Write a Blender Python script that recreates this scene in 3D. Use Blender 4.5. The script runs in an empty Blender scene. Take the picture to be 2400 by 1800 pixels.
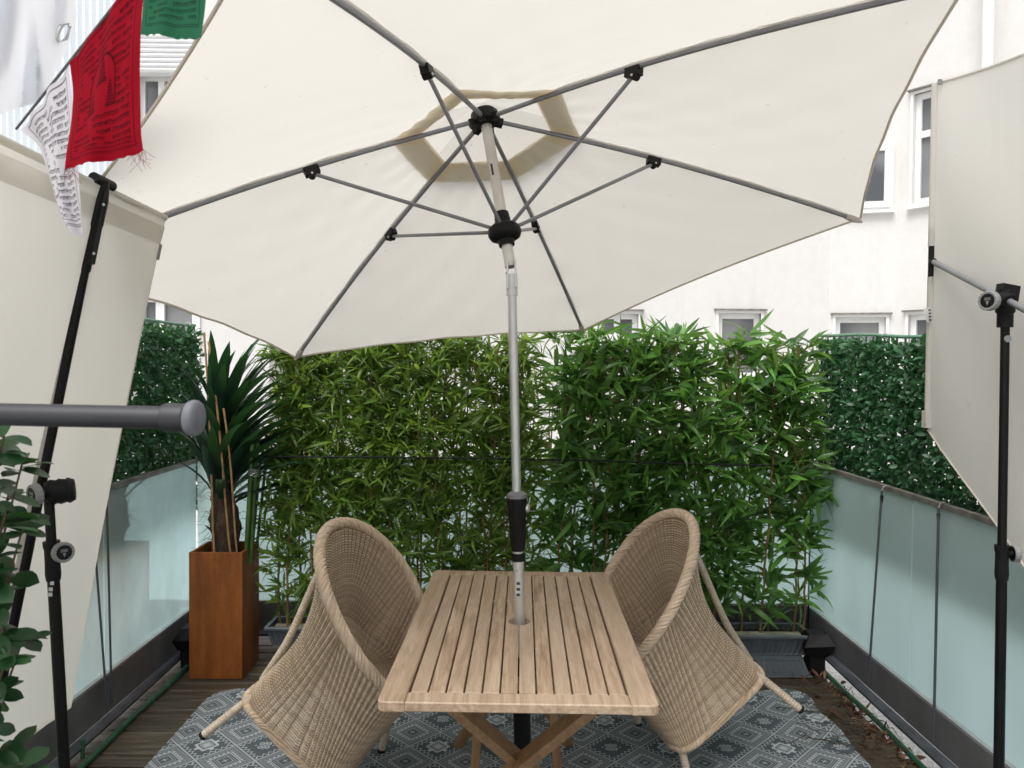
import bpy, math, random
import numpy as np
from mathutils import Vector, Matrix
random.seed(7); rng = np.random.default_rng(7)
scn = bpy.context.scene
col = scn.collection
PI = math.pi

# ------------------------------------------------------------------ camera
FPX = 1800.0                                   # focal length in pixels of the 2400 x 1800 photograph
CAM = np.array([0, 0, 1.57])
pitch, yaw, roll = math.atan(43/FPX), math.atan(12/FPX), math.radians(0.5)
Fw = np.array([math.sin(yaw)*math.cos(pitch), math.cos(yaw)*math.cos(pitch), -math.sin(pitch)])
r0 = np.array([math.cos(yaw), -math.sin(yaw), 0]); u0 = np.cross(r0, Fw)
Rt = r0*math.cos(roll)+u0*math.sin(roll); Up = -r0*math.sin(roll)+u0*math.cos(roll)
cd = bpy.data.cameras.new('camera'); cam = bpy.data.objects.new('camera', cd); col.objects.link(cam)
m = Matrix.Identity(4)
for i in range(3):
    m[i][0], m[i][1], m[i][2], m[i][3] = Rt[i], Up[i], -Fw[i], CAM[i]
cam.matrix_world = m
cd.sensor_width = 36; cd.lens = 36*FPX/2400; cd.clip_start = 0.05; cd.clip_end = 500
cd.dof.use_dof = True; cd.dof.focus_distance = 2.9; cd.dof.aperture_fstop = 9
scn.camera = cam

def at(x, y, X=None, Y=None, Z=None):
    """photo pixel -> point on the plane X=, Y= or Z="""
    d = Fw+Rt*(x-1200)/FPX-Up*(y-900)/FPX
    t = (X-CAM[0])/d[0] if X is not None else (Y-CAM[1])/d[1] if Y is not None else (Z-CAM[2])/d[2]
    return CAM+d*t

# ------------------------------------------------------------------ light
SUN_EL, SUN_AZ = math.radians(60), math.radians(212)
w = bpy.data.worlds.new('World'); scn.world = w; w.use_nodes = True
nt = w.node_tree; nt.nodes.clear()
sky = nt.nodes.new('ShaderNodeTexSky'); sky.sky_type = 'NISHITA'; sky.sun_disc = False
sky.sun_elevation = SUN_EL; sky.sun_rotation = SUN_AZ; sky.dust_density = 5; sky.air_density = 1.0
hs = nt.nodes.new('ShaderNodeHueSaturation'); hs.inputs['Saturation'].default_value = 0.22
bg = nt.nodes.new('ShaderNodeBackground'); bg.inputs[1].default_value = 0.15
wo = nt.nodes.new('ShaderNodeOutputWorld')
nt.links.new(sky.outputs[0], hs.inputs['Color']); nt.links.new(hs.outputs[0], bg.inputs[0]); nt.links.new(bg.outputs[0], wo.inputs[0])
sd = bpy.data.lights.new('sun', 'SUN'); sd.energy = 1.4; sd.angle = math.radians(40); sd.color = (1, .97, .93)
sun = bpy.data.objects.new('sun', sd); col.objects.link(sun)
sdir = Vector((math.sin(SUN_AZ)*math.cos(SUN_EL), math.cos(SUN_AZ)*math.cos(SUN_EL), math.sin(SUN_EL)))
sun.rotation_euler = sdir.to_track_quat('Z', 'Y').to_euler(); sun.location = (0, -3, 8)
scn.view_settings.view_transform = 'Standard'; scn.view_settings.look = 'None'
scn.view_settings.exposure = 0.42; scn.view_settings.gamma = 1
scn.render.engine = 'CYCLES'
scn.cycles.max_bounces = 8; scn.cycles.transmission_bounces = 6; scn.cycles.transparent_max_bounces = 8
scn.cycles.diffuse_bounces = 4; scn.cycles.glossy_bounces = 3

# ------------------------------------------------------------------ helpers: shader expressions
class X:
    """wraps a float socket so that shader maths reads like maths"""
    def __init__(s, nt, k): s.nt, s.k = nt, k
    def _op(s, op, *o, clamp=False):
        n = s.nt.nodes.new('ShaderNodeMath'); n.operation = op; n.use_clamp = clamp
        for i, v in enumerate((s,)+o):
            if isinstance(v, X): s.nt.links.new(v.k, n.inputs[i])
            else: n.inputs[i].default_value = float(v)
        return X(s.nt, n.outputs[0])
    def __add__(s, o): return s._op('ADD', o)
    __radd__ = __add__
    def __sub__(s, o): return s._op('SUBTRACT', o)
    def __rsub__(s, o): return (s*-1)+o
    def __mul__(s, o): return s._op('MULTIPLY', o)
    __rmul__ = __mul__
    def __truediv__(s, o): return s._op('DIVIDE', o)
    def lt(s, o): return s._op('LESS_THAN', o)
    def gt(s, o): return s._op('GREATER_THAN', o)
    def abs(s): return s._op('ABSOLUTE')
    def floor(s): return s._op('FLOOR')
    def fract(s): return s._op('FRACT')
    def max(s, o): return s._op('MAXIMUM', o)
    def min(s, o): return s._op('MINIMUM', o)
    def pow(s, o): return s._op('POWER', o)
    def sin(s): return s._op('SINE')
    def sqrt(s): return s._op('SQRT')
    def clamp(s): return s._op('ADD', 0, clamp=True)
    def near(s, c, h): return (s-c).abs().lt(h)
    def between(s, a, b): return s.gt(a)*s.lt(b)
def orr(*a):
    r = a[0]
    for b in a[1:]: r = r.max(b)
    return r

class M:
    """a node material under construction"""
    def __init__(s, name):
        s.m = bpy.data.materials.new(name); s.m.use_nodes = True; s.nt = s.m.node_tree
        s.b = s.nt.nodes['Principled BSDF']; s.out = s.nt.nodes['Material Output']
    def n(s, t): return s.nt.nodes.new(t)
    def l(s, a, b): s.nt.links.new(a, b)
    def coord(s, k='Object'):
        return s.n('ShaderNodeTexCoord').outputs[k]
    def xyz(s, k='Object'):
        n = s.n('ShaderNodeSeparateXYZ'); s.l(s.coord(k), n.inputs[0]); return [X(s.nt, o) for o in n.outputs]
    def val(s, sock): return X(s.nt, sock)
    def mapped(s, scale=(1, 1, 1), k='Object', rnd=0.0, loc=(0, 0, 0)):
        mp = s.n('ShaderNodeMapping'); mp.inputs['Scale'].default_value = scale; mp.inputs['Location'].default_value = loc
        c = s.coord(k)
        if rnd:
            oi = s.n('ShaderNodeObjectInfo'); mul = s.n('ShaderNodeVectorMath'); mul.operation = 'MULTIPLY_ADD'
            mul.inputs[0].default_value = (1, 1, 1)
            cb = s.n('ShaderNodeCombineXYZ'); r = X(s.nt, oi.outputs['Random'])*rnd
            s.l(r.k, cb.inputs[0]); s.l((r*1.7).k, cb.inputs[1]); s.l((r*2.3).k, cb.inputs[2])
            s.l(cb.outputs[0], mul.inputs[0]); mul.inputs[1].default_value = (1, 1, 1); s.l(c, mul.inputs[2]); c = mul.outputs[0]
        s.l(c, mp.inputs[0]); return mp.outputs[0]
    def noise(s, vec, scale, detail=4, rough=.55, dist=0):
        n = s.n('ShaderNodeTexNoise'); n.inputs['Scale'].default_value = scale; n.inputs['Detail'].default_value = detail
        n.inputs['Roughness'].default_value = rough; n.inputs['Distortion'].default_value = dist
        s.l(vec, n.inputs['Vector']); return X(s.nt, n.outputs['Fac'])
    def ramp(s, fac, stops):
        n = s.n('ShaderNodeValToRGB'); e = n.color_ramp.elements
        while len(e) < len(stops): e.new(.5)
        for q, (p, c) in zip(e, stops): q.position = p; q.color = (*c, 1)
        s.l(fac.k, n.inputs[0]); return n.outputs[0]
    def mix(s, fac, a, b, mode='MIX'):
        n = s.n('ShaderNodeMix'); n.data_type = 'RGBA'; n.blend_type = mode
        if isinstance(fac, X): s.l(fac.k, n.inputs[0])
        else: n.inputs[0].default_value = fac
        for v, i in ((a, 6), (b, 7)):
            if isinstance(v, tuple): n.inputs[i].default_value = (*v, 1)
            else: s.l(v, n.inputs[i])
        return n.outputs[2]
    def color(s, c):
        if isinstance(c, tuple): s.b.inputs['Base Color'].default_value = (*c, 1)
        else: s.l(c, s.b.inputs['Base Color'])
        return s
    def set(s, **k):
        for a, v in k.items():
            i = s.b.inputs[a.replace('_', ' ')]
            if isinstance(v, X): s.l(v.k, i)
            else: i.default_value = v
        return s
    def bump(s, h, strength=.3, dist=.002):
        n = s.n('ShaderNodeBump'); n.inputs['Strength'].default_value = strength; n.inputs['Distance'].default_value = dist
        s.l(h.k, n.inputs['Height']); s.l(n.outputs[0], s.b.inputs['Normal']); s.bn = n.outputs[0]; return s
    def translucent(s, fac, c):
        """thin cloth or leaf: lets some light through"""
        t = s.n('ShaderNodeBsdfTranslucent'); mx = s.n('ShaderNodeMixShader'); mx.inputs[0].default_value = fac
        if isinstance(c, tuple): t.inputs[0].default_value = (*c, 1)
        else: s.l(c, t.inputs[0])
        s.l(s.b.outputs[0], mx.inputs[1]); s.l(t.outputs[0], mx.inputs[2]); s.l(mx.outputs[0], s.out.inputs[0]); return s

def simple(name, c, rough=.5, metal=0, var=.12, vs=8, bump=0, bs=200, bd=.001):
    a = M(name); v = a.mapped(rnd=3.0); n = a.noise(v, vs)
    lo = tuple(x*(1-var) for x in c); hi = tuple(min(1, x*(1+var)) for x in c)
    a.color(a.ramp(n, [(.3, lo), (.7, hi)])).set(Roughness=rough, Metallic=metal)
    if max(c) < .02: a.set(Specular_IOR_Level=.22)
    if bump: a.bump(a.noise(v, bs, 2), bump, bd)
    return a.m

MAT = {}
def fabric_cream(name, base, trans, fac, weave=900, spec=.2, spots=0.0, fold=0.0):
    a = M(name); v = a.mapped(); n = a.noise(v, 1.7, 5); n2 = a.noise(v, 26, 3)
    c = a.ramp(n*.75+n2*.25, [(.3, tuple(x*.94 for x in base)), (.7, base)])
    if spots:
        sp = a.noise(a.mapped((34, 34, 34), loc=(3, 1, 2)), 1, 1)
        c = a.mix(((sp-.745)*14).clamp()*spots, c, (.25, .23, .2))
        st = a.noise(a.mapped((5, 2.2, 5), loc=(7, 2, 5)), 1, 5, .7)
        c = a.mix(((st-.6)*3).clamp()*.22, c, (.45, .41, .34))
    a.color(c).set(Roughness=.85, Specular_IOR_Level=spec)
    h = a.noise(v, weave, 1)*.4+a.noise(a.mapped((1, 1, 1)), 5, 3)*1.6
    if fold: h = h+a.noise(a.mapped((1.2, 2.6, .7), loc=(2, 5, 1)), 2.4, 4, .5, 1.6)*fold
    a.bump(h, .35, .008)
    return a.translucent(fac, trans).m
MAT['canopy'] = fabric_cream('canopy_fabric', (.69, .668, .615), (.745, .72, .662), .53, spots=.6, fold=1.5)
MAT['shade'] = fabric_cream('shade_fabric', (.75, .722, .66), (.79, .76, .69), .46, spots=.2, fold=2.2)
MAT['shade2'] = fabric_cream('shade_fabric_slack', (.74, .72, .665), (.78, .76, .70), .46, spots=.45, fold=2.2)
MAT['beige'] = fabric_cream('vent_band_fabric', (.74, .65, .49), (.80, .70, .54), .56)  # tan tint imitates the dimming of daylight through doubled canopy cloth
MAT['hem'] = fabric_cream('hem_fabric', (.76, .71, .62), (.70, .65, .56), .35)
MAT['tarp'] = fabric_cream('tarp_plastic', (.82, .83, .86), (.86, .87, .92), .55)

MAT['black'] = simple('black_plastic', (.005, .005, .0055), .5, 0, .3, 30, .15, 300)
MAT['blackpole'] = simple('black_painted_steel', (.0035, .0035, .004), .42, 0, .3, 20)
MAT['rib'] = simple('grey_painted_rib', (.21, .215, .23), .38, .2, .12, 12)
MAT['alu'] = simple('brushed_aluminium', (.60, .60, .59), .36, .75, .08, 14)
MAT['aluwarm'] = simple('anodised_aluminium', (.58, .56, .52), .42, .6, .08, 14)
MAT['greyplastic'] = simple('grey_plastic', (.21, .215, .215), .5, 0, .1, 20)
MAT['rod'] = simple('grey_rod_paint', (.030, .031, .036), .5, .1, .1, 12)
MAT['rodcap'] = simple('grey_rubber_cap', (.14, .145, .165), .6, 0, .2, 50)
MAT['darkmetal'] = simple('dark_grey_metal', (.165, .166, .172), .42, .3, .2, 6, .1, 60)
MAT['trim'] = simple('worn_grey_flashing', (.17, .18, .21), .35, .55, .3, 9, .3, 40, .002)
MAT['handrail'] = simple('weathered_steel_rail', (.22, .21, .19), .5, .4, .35, 14, .2, 90)
MAT['greenrod'] = simple('green_coated_rod', (.022, .085, .045), .4, 0, .25, 30)
MAT['greenrodpale'] = simple('pale_green_coated_rod', (.10, .24, .15), .4, 0, .2, 30)
MAT['rope'] = simple('black_rope', (.008, .008, .009), .7, 0, .3, 200)
MAT['bungee'] = simple('grey_elastic_cord', (.055, .06, .07), .6, 0, .4, 400)
MAT['cane'] = simple('bamboo_cane', (.34, .20, .09), .5, 0, .35, 25)
MAT['culm'] = simple('bamboo_culm', (.20, .115, .045), .5, 0, .45, 18)
MAT['twig'] = simple('pale_twig', (.19, .20, .06), .5, 0, .3, 30)
MAT['stem'] = simple('shrub_stem', (.10, .07, .035), .7, 0, .3, 30)
MAT['greencane'] = simple('green_cane', (.055, .12, .025), .45, 0, .4, 14)
MAT['soil'] = simple('soil', (.03, .02, .014), .9, 0, .5, 40, .6, 60, .01)
MAT['board'] = simple('weathered_board', (.27, .25, .19), .7, 0, .3, 12, .2, 80)
MAT['windowframe'] = simple('white_window_frame', (.80, .80, .79), .45, 0, .05, 6)
MAT['shutter'] = simple('white_shutter', (.80, .81, .82), .4, 0, .03, 6)
MAT['pipe'] = simple('white_drainpipe', (.80, .80, .79), .4, 0, .05, 4)
MAT['wire'] = simple('silver_wire', (.55, .55, .55), .3, .8, .1, 30)
MAT['tagwhite'] = simple('care_tag', (.50, .50, .49), .6, 0, .1, 60)
MAT['ink'] = simple('printed_ink', (.04, .04, .045), .6, 0, .1, 60)
MAT['potgrey'] = simple('stone_grey_pot', (.12, .13, .14), .5, 0, .15, 20, .2, 120)
MAT['planterbox'] = simple('slate_plastic_planter', (.085, .10, .11), .42, 0, .18, 9, .15, 90)
MAT['plinth'] = simple('black_rubber_foot', (.005, .005, .006), .6, 0, .3, 20)
MAT['cord_string'] = simple('grey_flag_string', (.12, .12, .12), .8, 0, .2, 80)

def m_teak():
    a = M('teak'); v = a.mapped((18, 1.6, 18), rnd=9.0)
    n = a.noise(v, 2.0, 6, .6, 1.2)
    g = a.noise(a.mapped((120, 3.0, 120), rnd=9.0), 1.5, 3, .6)
    k = a.noise(a.mapped((9, 1.3, 9), rnd=9.0), 1.4, 3, .45, .9)
    rings = ((k*9).fract()-.5).abs()*2
    c = a.ramp(n*.7+g*.3, [(.36, (.26, .165, .095)), (.5, (.42, .295, .195)), (.63, (.54, .405, .29))])
    c = a.mix(rings.lt(.16)*.30, c, (.22, .145, .09))
    oi = a.n('ShaderNodeObjectInfo'); r = X(a.nt, oi.outputs['Random'])
    c = a.mix(r*.45, c, (.48, .375, .28))
    a.color(c).set(Roughness=(n*.25+.33), Specular_IOR_Level=.5)
    return a.bump(g+n*.5, .25, .0008).m
MAT['teak'] = m_teak()
def m_teakleg():
    a = M('teak_oiled_leg'); v = a.mapped((30, 30, 3), rnd=9.0); n = a.noise(v, 2, 5, .6, .8)
    a.color(a.ramp(n, [(.3, (.20, .105, .045)), (.7, (.36, .21, .10))])).set(Roughness=.45)
    return a.bump(n, .2, .001).m
MAT['teakleg'] = m_teakleg()
def m_wicker(name, lo, hi):
    a = M(name); isl = X(a.nt, a.n('ShaderNodeNewGeometry').outputs['Random Per Island'])
    n = a.noise(a.mapped(), 45, 3); f = n*.6+isl*.4
    a.color(a.ramp(f, [(.2, lo), (.8, hi)])).set(Roughness=.42, Specular_IOR_Level=.4)
    return a.m
MAT['wicker'] = m_wicker('wicker_strand', (.45, .335, .232), (.70, .55, .405))
MAT['wickerrib'] = m_wicker('wicker_core', (.30, .21, .13), (.44, .33, .22))
def m_wrap():
    a = M('wrapped_leg'); x, y, z = a.xyz(); n = a.noise(a.mapped(), 40, 3)
    a.color(a.ramp(n, [(.3, (.46, .37, .27)), (.7, (.62, .52, .40))])).set(Roughness=.4)
    return a.m
MAT['wrap'] = m_wrap()

def m_plank():
    a = M('mossy_plank'); v = a.mapped((1.5, 22, 22), rnd=11.0); n = a.noise(v, 2.0, 6, .65, .6)
    s = a.noise(a.mapped((2.2, 5, 5), rnd=11.0), 1.3, 5, .6); t = a.noise(a.mapped((7, 9, 9), rnd=5.0), 1.0, 4)
    c = a.ramp(n, [(.36, (.030, .022, .014)), (.5, (.085, .064, .040)), (.66, (.17, .135, .09))])
    c = a.mix(((s-.50)*5).clamp()*.7, c, (.085, .080, .022))
    c = a.mix(((t-.60)*6).clamp()*.45, c, (.20, .17, .13))
    oi = a.n('ShaderNodeObjectInfo'); c = a.mix(X(a.nt, oi.outputs['Random'])*.75, c, (.034, .026, .015))
    a.color(c).set(Roughness=(s*.5+.28), Specular_IOR_Level=.45)
    return a.bump(n+s*.6, .5, .003).m
MAT['plank'] = m_plank()
MAT['joist'] = simple('dark_joist', (.018, .014, .010), .9, 0, .3, 8)

def m_glass():
    """frosted pale aqua laminated glass: lets blurred light through, mirrors faintly on its polished face"""
    a = M('frosted_aqua_glass')
    d = a.n('ShaderNodeBsdfDiffuse'); a.l(a.mix(((a.noise(a.mapped((9, 9, .8)), 1.6, 5, .65)-.5)*2.2).clamp()*.35, (.80, .955, .96), (.58, .72, .73)), d.inputs[0])
    t = a.n('ShaderNodeBsdfRefraction'); t.inputs['Color'].default_value = (.87, .985, .985, 1); t.inputs['Roughness'].default_value = .62; t.inputs['IOR'].default_value = 1.02
    t2 = a.n('ShaderNodeBsdfTranslucent'); t2.inputs[0].default_value = (.87, .985, .985, 1)
    m0 = a.n('ShaderNodeMixShader'); m0.inputs[0].default_value = .86; a.l(t.outputs[0], m0.inputs[1]); a.l(t2.outputs[0], m0.inputs[2])
    m1 = a.n('ShaderNodeMixShader'); m1.inputs[0].default_value = .70; a.l(d.outputs[0], m1.inputs[1]); a.l(m0.outputs[0], m1.inputs[2])
    g = a.n('ShaderNodeBsdfGlossy'); g.inputs['Roughness'].default_value = .03; g.inputs[0].default_value = (.9, .97, 1, 1)
    fr = a.n('ShaderNodeFresnel'); fr.inputs[0].default_value = 1.5
    f = X(a.nt, fr.outputs[0]); sm = a.noise(a.mapped((1, 3, 1.5)), 2, 4)
    m2 = a.n('ShaderNodeMixShader'); a.l((f*(sm*.4+.22)).clamp().k, m2.inputs[0]); a.l(m1.outputs[0], m2.inputs[1]); a.l(g.outputs[0], m2.inputs[2])
    a.l(m2.outputs[0], a.out.inputs[0]); return a.m
MAT['glass'] = m_glass()
def m_pane():
    a = M('dark_window_pane'); n = a.noise(a.mapped((1, 1, .6), rnd=5.0), 1.2, 2)
    a.color(a.ramp(n, [(.40, (.07, .075, .085)), (.60, (.24, .245, .25))])).set(Roughness=.06, Specular_IOR_Level=.6)  # grey mottling painted into the colour as uneven reflections
    return a.m
MAT['pane'] = m_pane()
def m_plaster():
    a = M('white_plaster'); v = a.mapped(); n = a.noise(v, .8, 6, .6); f = a.noise(v, 9, 5, .65); dr = a.noise(a.mapped((6, 6, .7)), 1.0, 5, .6)
    c = a.ramp(n*.5+f*.5, [(.3, (.62, .61, .595)), (.65, (.69, .68, .668))])
    c = a.mix(((dr-.56)*4).clamp()*.3, c, (.47, .43, .38))
    c = a.mix(((a.noise(a.mapped((3, 3, 3), loc=(4, 4, 4)), 6, 6, .8)-.62)*8).clamp()*.22, c, (.45, .40, .35))
    return a.color(c).set(Roughness=.9, Specular_IOR_Level=.15).bump(a.noise(v, 70, 3)+f*.5, .35, .006).m
MAT['plaster'] = m_plaster()
def m_ribbed():
    a = M('pale_ribbed_panel'); n = a.noise(a.mapped((1, 1, .3)), 3, 3)
    return a.color(a.ramp(n, [(.3, (.66, .72, .78)), (.7, (.76, .80, .84))])).set(Roughness=.35).m
MAT['ribbed'] = m_ribbed()
def m_ground():
    a = M('pale_gravel_ground'); v = a.mapped(); n = a.noise(v, 30, 4, .7); b = a.noise(v, 1.1, 5)
    vo = a.n('ShaderNodeTexVoronoi'); vo.inputs['Scale'].default_value = 55; a.l(v, vo.inputs['Vector'])
    c = a.ramp(n, [(.3, (.46, .45, .43)), (.7, (.74, .73, .71))])
    c = a.mix(((b-.55)*5).clamp()*.25, c, (.20, .23, .10))
    return a.color(c).set(Roughness=.9).bump(X(a.nt, vo.outputs[0]), .6, .02).m
MAT['ground'] = m_ground()
def m_corten():
    a = M('corten_steel'); v = a.mapped((1, 1, .35)); n = a.noise(v, 7, 6, .7, .5); f = a.noise(a.mapped(), 160, 3, .7); st = a.noise(a.mapped((26, 26, 1.6)), 1.3, 4, .6)
    c = a.ramp(n*.5+f*.25+st*.25, [(.36, (.10, .029, .006)), (.5, (.225, .066, .011)), (.64, (.33, .108, .019))])
    return a.color(c).set(Roughness=.62, Specular_IOR_Level=.35).bump(f+n, .3, .001).m
MAT['corten'] = m_corten()
def m_trunk():
    a = M('fibrous_trunk'); n = a.noise(a.mapped((30, 30, 9)), 2, 6, .7, 1.5)
    return a.color(a.ramp(n, [(.3, (.022, .012, .007)), (.7, (.13, .08, .045))])).set(Roughness=.9).bump(n, 1, .015).m
MAT['trunk'] = m_trunk()

def m_leaf(name, dark, mid, light, rough=.42, trans=.3, tcol=None, spec=.45):
    a = M(name); g = a.n('ShaderNodeNewGeometry'); oi = a.n('ShaderNodeObjectInfo')
    r = (X(a.nt, g.outputs['Random Per Island'])+X(a.nt, oi.outputs['Random'])*7.31).fract()
    n = a.noise(a.mapped(), 22, 3)
    f = (r*.75+n*.25)
    c = a.ramp(f, [(.15, dark), (.55, mid), (.92, light)])
    a.color(c).set(Roughness=rough, Specular_IOR_Level=spec)
    t = a.mix(.6, c, tcol or light)
    return a.translucent(trans, t).m
MAT['bam1'] = m_leaf('fine_bamboo_leaf', (.042, .090, .014), (.095, .185, .030), (.21, .33, .055), .42, .45, (.44, .62, .09))
MAT['bam2'] = m_leaf('broad_bamboo_leaf', (.024, .076, .020), (.066, .172, .040), (.19, .41, .075), .34, .40, (.34, .60, .09), .5)
MAT['hedge'] = m_leaf('hedge_leaf', (.012, .054, .020), (.028, .105, .040), (.080, .21, .10), .38, .25, (.14, .38, .09), .5)
MAT['palm'] = m_leaf('palm_blade', (.006, .022, .014), (.012, .042, .024), (.022, .075, .030), .33, .16, (.10, .30, .05), .55)
MAT['shrub'] = m_leaf('shrub_leaf', (.008, .032, .009), (.015, .055, .017), (.030, .090, .032), .36, .2, (.08, .26, .04), .35)
MAT['ivy'] = m_leaf('pale_shrub_leaf', (.045, .09, .02), (.09, .16, .035), (.15, .24, .06), .45, .4, (.35, .5, .1))
MAT['deadleaf'] = m_leaf('dead_leaf', (.045, .022, .012), (.11, .055, .03), (.27, .17, .10), .7, .15, (.4, .2, .1), .2)
MAT['deadtwig'] = simple('dead_twig', (.060, .042, .030), .9, 0, .4, 30)

def m_rug():
    a = M('woven_rug_print'); x, y, z = a.xyz()
    wob = (a.noise(a.mapped(), 3, 2)-.5)*.02
    u = x*(1/.2365)+(1.333/.2365+.5)+20+wob; v = y*(1/.2405)+(.5-3.233/.2405)+40+wob   # concentric diamonds sit on integer+.5
    du = u.fract()-.5; dv = v.fract()-.5
    mA = (du.abs()+dv.abs())*2                                     # 0 at the centre of an A cell, 1 on the border
    isA = mA.lt(1.0)
    uB = (u+.5).fract()-.5; vB = (v+.5).fract()-.5
    mB = (uB.abs()+vB.abs())*2
    par = (((u+.5).floor()+(v+.5).floor())*.5).fract().gt(.25)      # checker of the two B motifs
    def tri(t): return ((t.fract()-.5).abs()*2)
    tA = (du.abs()-dv.abs())
    zA = tri(tA*9); zB = tri((uB.abs()-vB.abs())*7)
    A = orr(mA.between(.955, 1.0)*.75, mA.between(.86, .90)*.45, mA.between(.70, .86)*.30*tri(tA*13).gt(.5),
            ((mA-.56)*7).between(0, 1)*((mA-.56)*7).lt(zA)*.95, mA.between(.47, .52)*.8,
            mA.between(.36, .40)*.45, mA.between(.26, .30)*.7,
            (du.abs()-dv.abs()).abs().lt(.012)*mA.lt(.14)*.8)
    fl = mB
    B0 = orr(mB.between(.955, 1.0)*.75, (mB-(zB*.2+.70)).abs().lt(.035)*.95)
    q = 34.0
    us = ((uB.abs()*q).floor())*(1/q); vs = ((vB.abs()*q).floor())*(1/q); ms = us+vs; mx = us.max(vs)
    white = orr((ms-.165).abs().lt(.022)*.95, (ms-.085).abs().lt(.028)*.55, ms.lt(.03)*.9,
                ((us-.115).abs().lt(.016)*vs.between(.05, .16)), ((vs-.115).abs().lt(.016)*us.between(.05, .16)))
    ru = (uB.abs()-.06); rv = (vB.abs()-.06)
    flower = orr(((ru*ru+rv*rv).sqrt()-.036).abs().lt(.012)*.85, (ru.abs()+rv.abs()).lt(.012)*.8,
                 (uB.abs()+vB.abs()).lt(.03)*.8, ((uB.abs()-.15).abs()+vB.abs()*1.3).lt(.028)*.7,
                 (uB.abs().lt(.010)*vB.abs().between(.05, .14))*.7)
    Bv = B0.max(white*par).max(flower*(1-par))
    p = (isA*A).max((1-isA)*Bv)
    # mid grey wash inside A rings
    wash = isA*mA.between(.52, .86)*.16
    thr = a.noise(a.mapped((1, 1, 1)), 900, 1); fade = a.noise(a.mapped(), 5, 4)
    f = (p*(thr*.5+.68)).max(wash).clamp()
    c = a.mix(f, (.090, .108, .120), (.52, .54, .55))
    c = a.mix(((fade-.5)*2).clamp()*.25, c, (.15, .16, .16))
    return a.color(c).set(Roughness=.85, Specular_IOR_Level=.2).bump(thr, .3, .001).m
MAT['rug'] = m_rug()

def m_flag(name, base, ink, trans, rows, figure):
    """thin cotton printed with rows of block-printed script, a frame and a picture"""
    a = M(name); x, y, z = a.xyz('UV')
    wv = a.noise(a.mapped((9, 9, 9), 'UV'), 1, 2)*.03
    yy = (y+wv)*rows; row = yy.floor(); ly = yy.fract()
    cb = a.n('ShaderNodeCombineXYZ'); a.l((x*55).k, cb.inputs[0]); a.l((row*7.7+ly*1.6).k, cb.inputs[1])
    g = a.noise(cb.outputs[0], 1.0, 3, .7)
    cb2 = a.n('ShaderNodeCombineXYZ'); a.l((x*7).k, cb2.inputs[0]); a.l((row*3.1).k, cb2.inputs[1])
    words = a.noise(cb2.outputs[0], 1.0, 1).gt(.42)
    body = x.between(.13, .87)*y.between(.17, .94)
    text = orr(ly.between(.58, .72)*words, g.gt(.53)*ly.between(.2, .62)*words)
    frame = orr(*[(x-e).abs().lt(.006)*y.between(.12, .97) for e in (.09, .91)], *[(y-e).abs().lt(.005)*x.between(.09, .91) for e in (.115, .135, .97)])
    if figure:
        fx = (x-.5).abs(); arch = ((fx*fx*9)+((y-.62).max(0).pow(2))*14).sqrt()
        inside = arch.lt(.52)*y.gt(.42)
        ring = orr((arch-.52).abs().lt(.03)*y.gt(.45))
        def stupa(cx, by, s):
            dx = (x-cx).abs(); h = (y-by)*(1/s)
            return orr(dx.lt((1-h)*.30*s+.03*s)*h.between(0, 1.0)*((h*9).fract().gt(.22)), dx.lt(.36*s)*h.between(-.06, .05))
        fig = orr(stupa(.5, .60, .22), stupa(.38, .45, .15), stupa(.62, .45, .15), ring)
        body = body*(1-inside); text = (text*body).max(fig*.95)
    else:
        text = text*body
    fade = a.noise(a.mapped((4, 4, 4), 'UV'), 1.5, 4)
    f = orr(text, frame*.9, body*ly.between(.15, .75)*.35*words)*(fade*.7+.5)
    c = a.mix(f.clamp(), base, ink)
    a.color(c).set(Roughness=.9, Specular_IOR_Level=.1).bump(a.noise(a.mapped((1, 1, 1), 'UV'), 350, 1), .3, .001)
    return a.translucent(.35, a.mix(f.clamp(), trans, ink)).m
MAT['flagred'] = m_flag('red_printed_cotton', (.27, .003, .013), (.065, .002, .006), (.42, .005, .018), 23, True)
MAT['flagwhite'] = m_flag('white_printed_cotton', (.70, .68, .72), (.07, .07, .085), (.72, .70, .76), 24, False)
MAT['flaggreen'] = m_flag('green_printed_cotton', (.022, .12, .062), (.014, .04, .028), (.03, .19, .10), 16, False)

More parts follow.
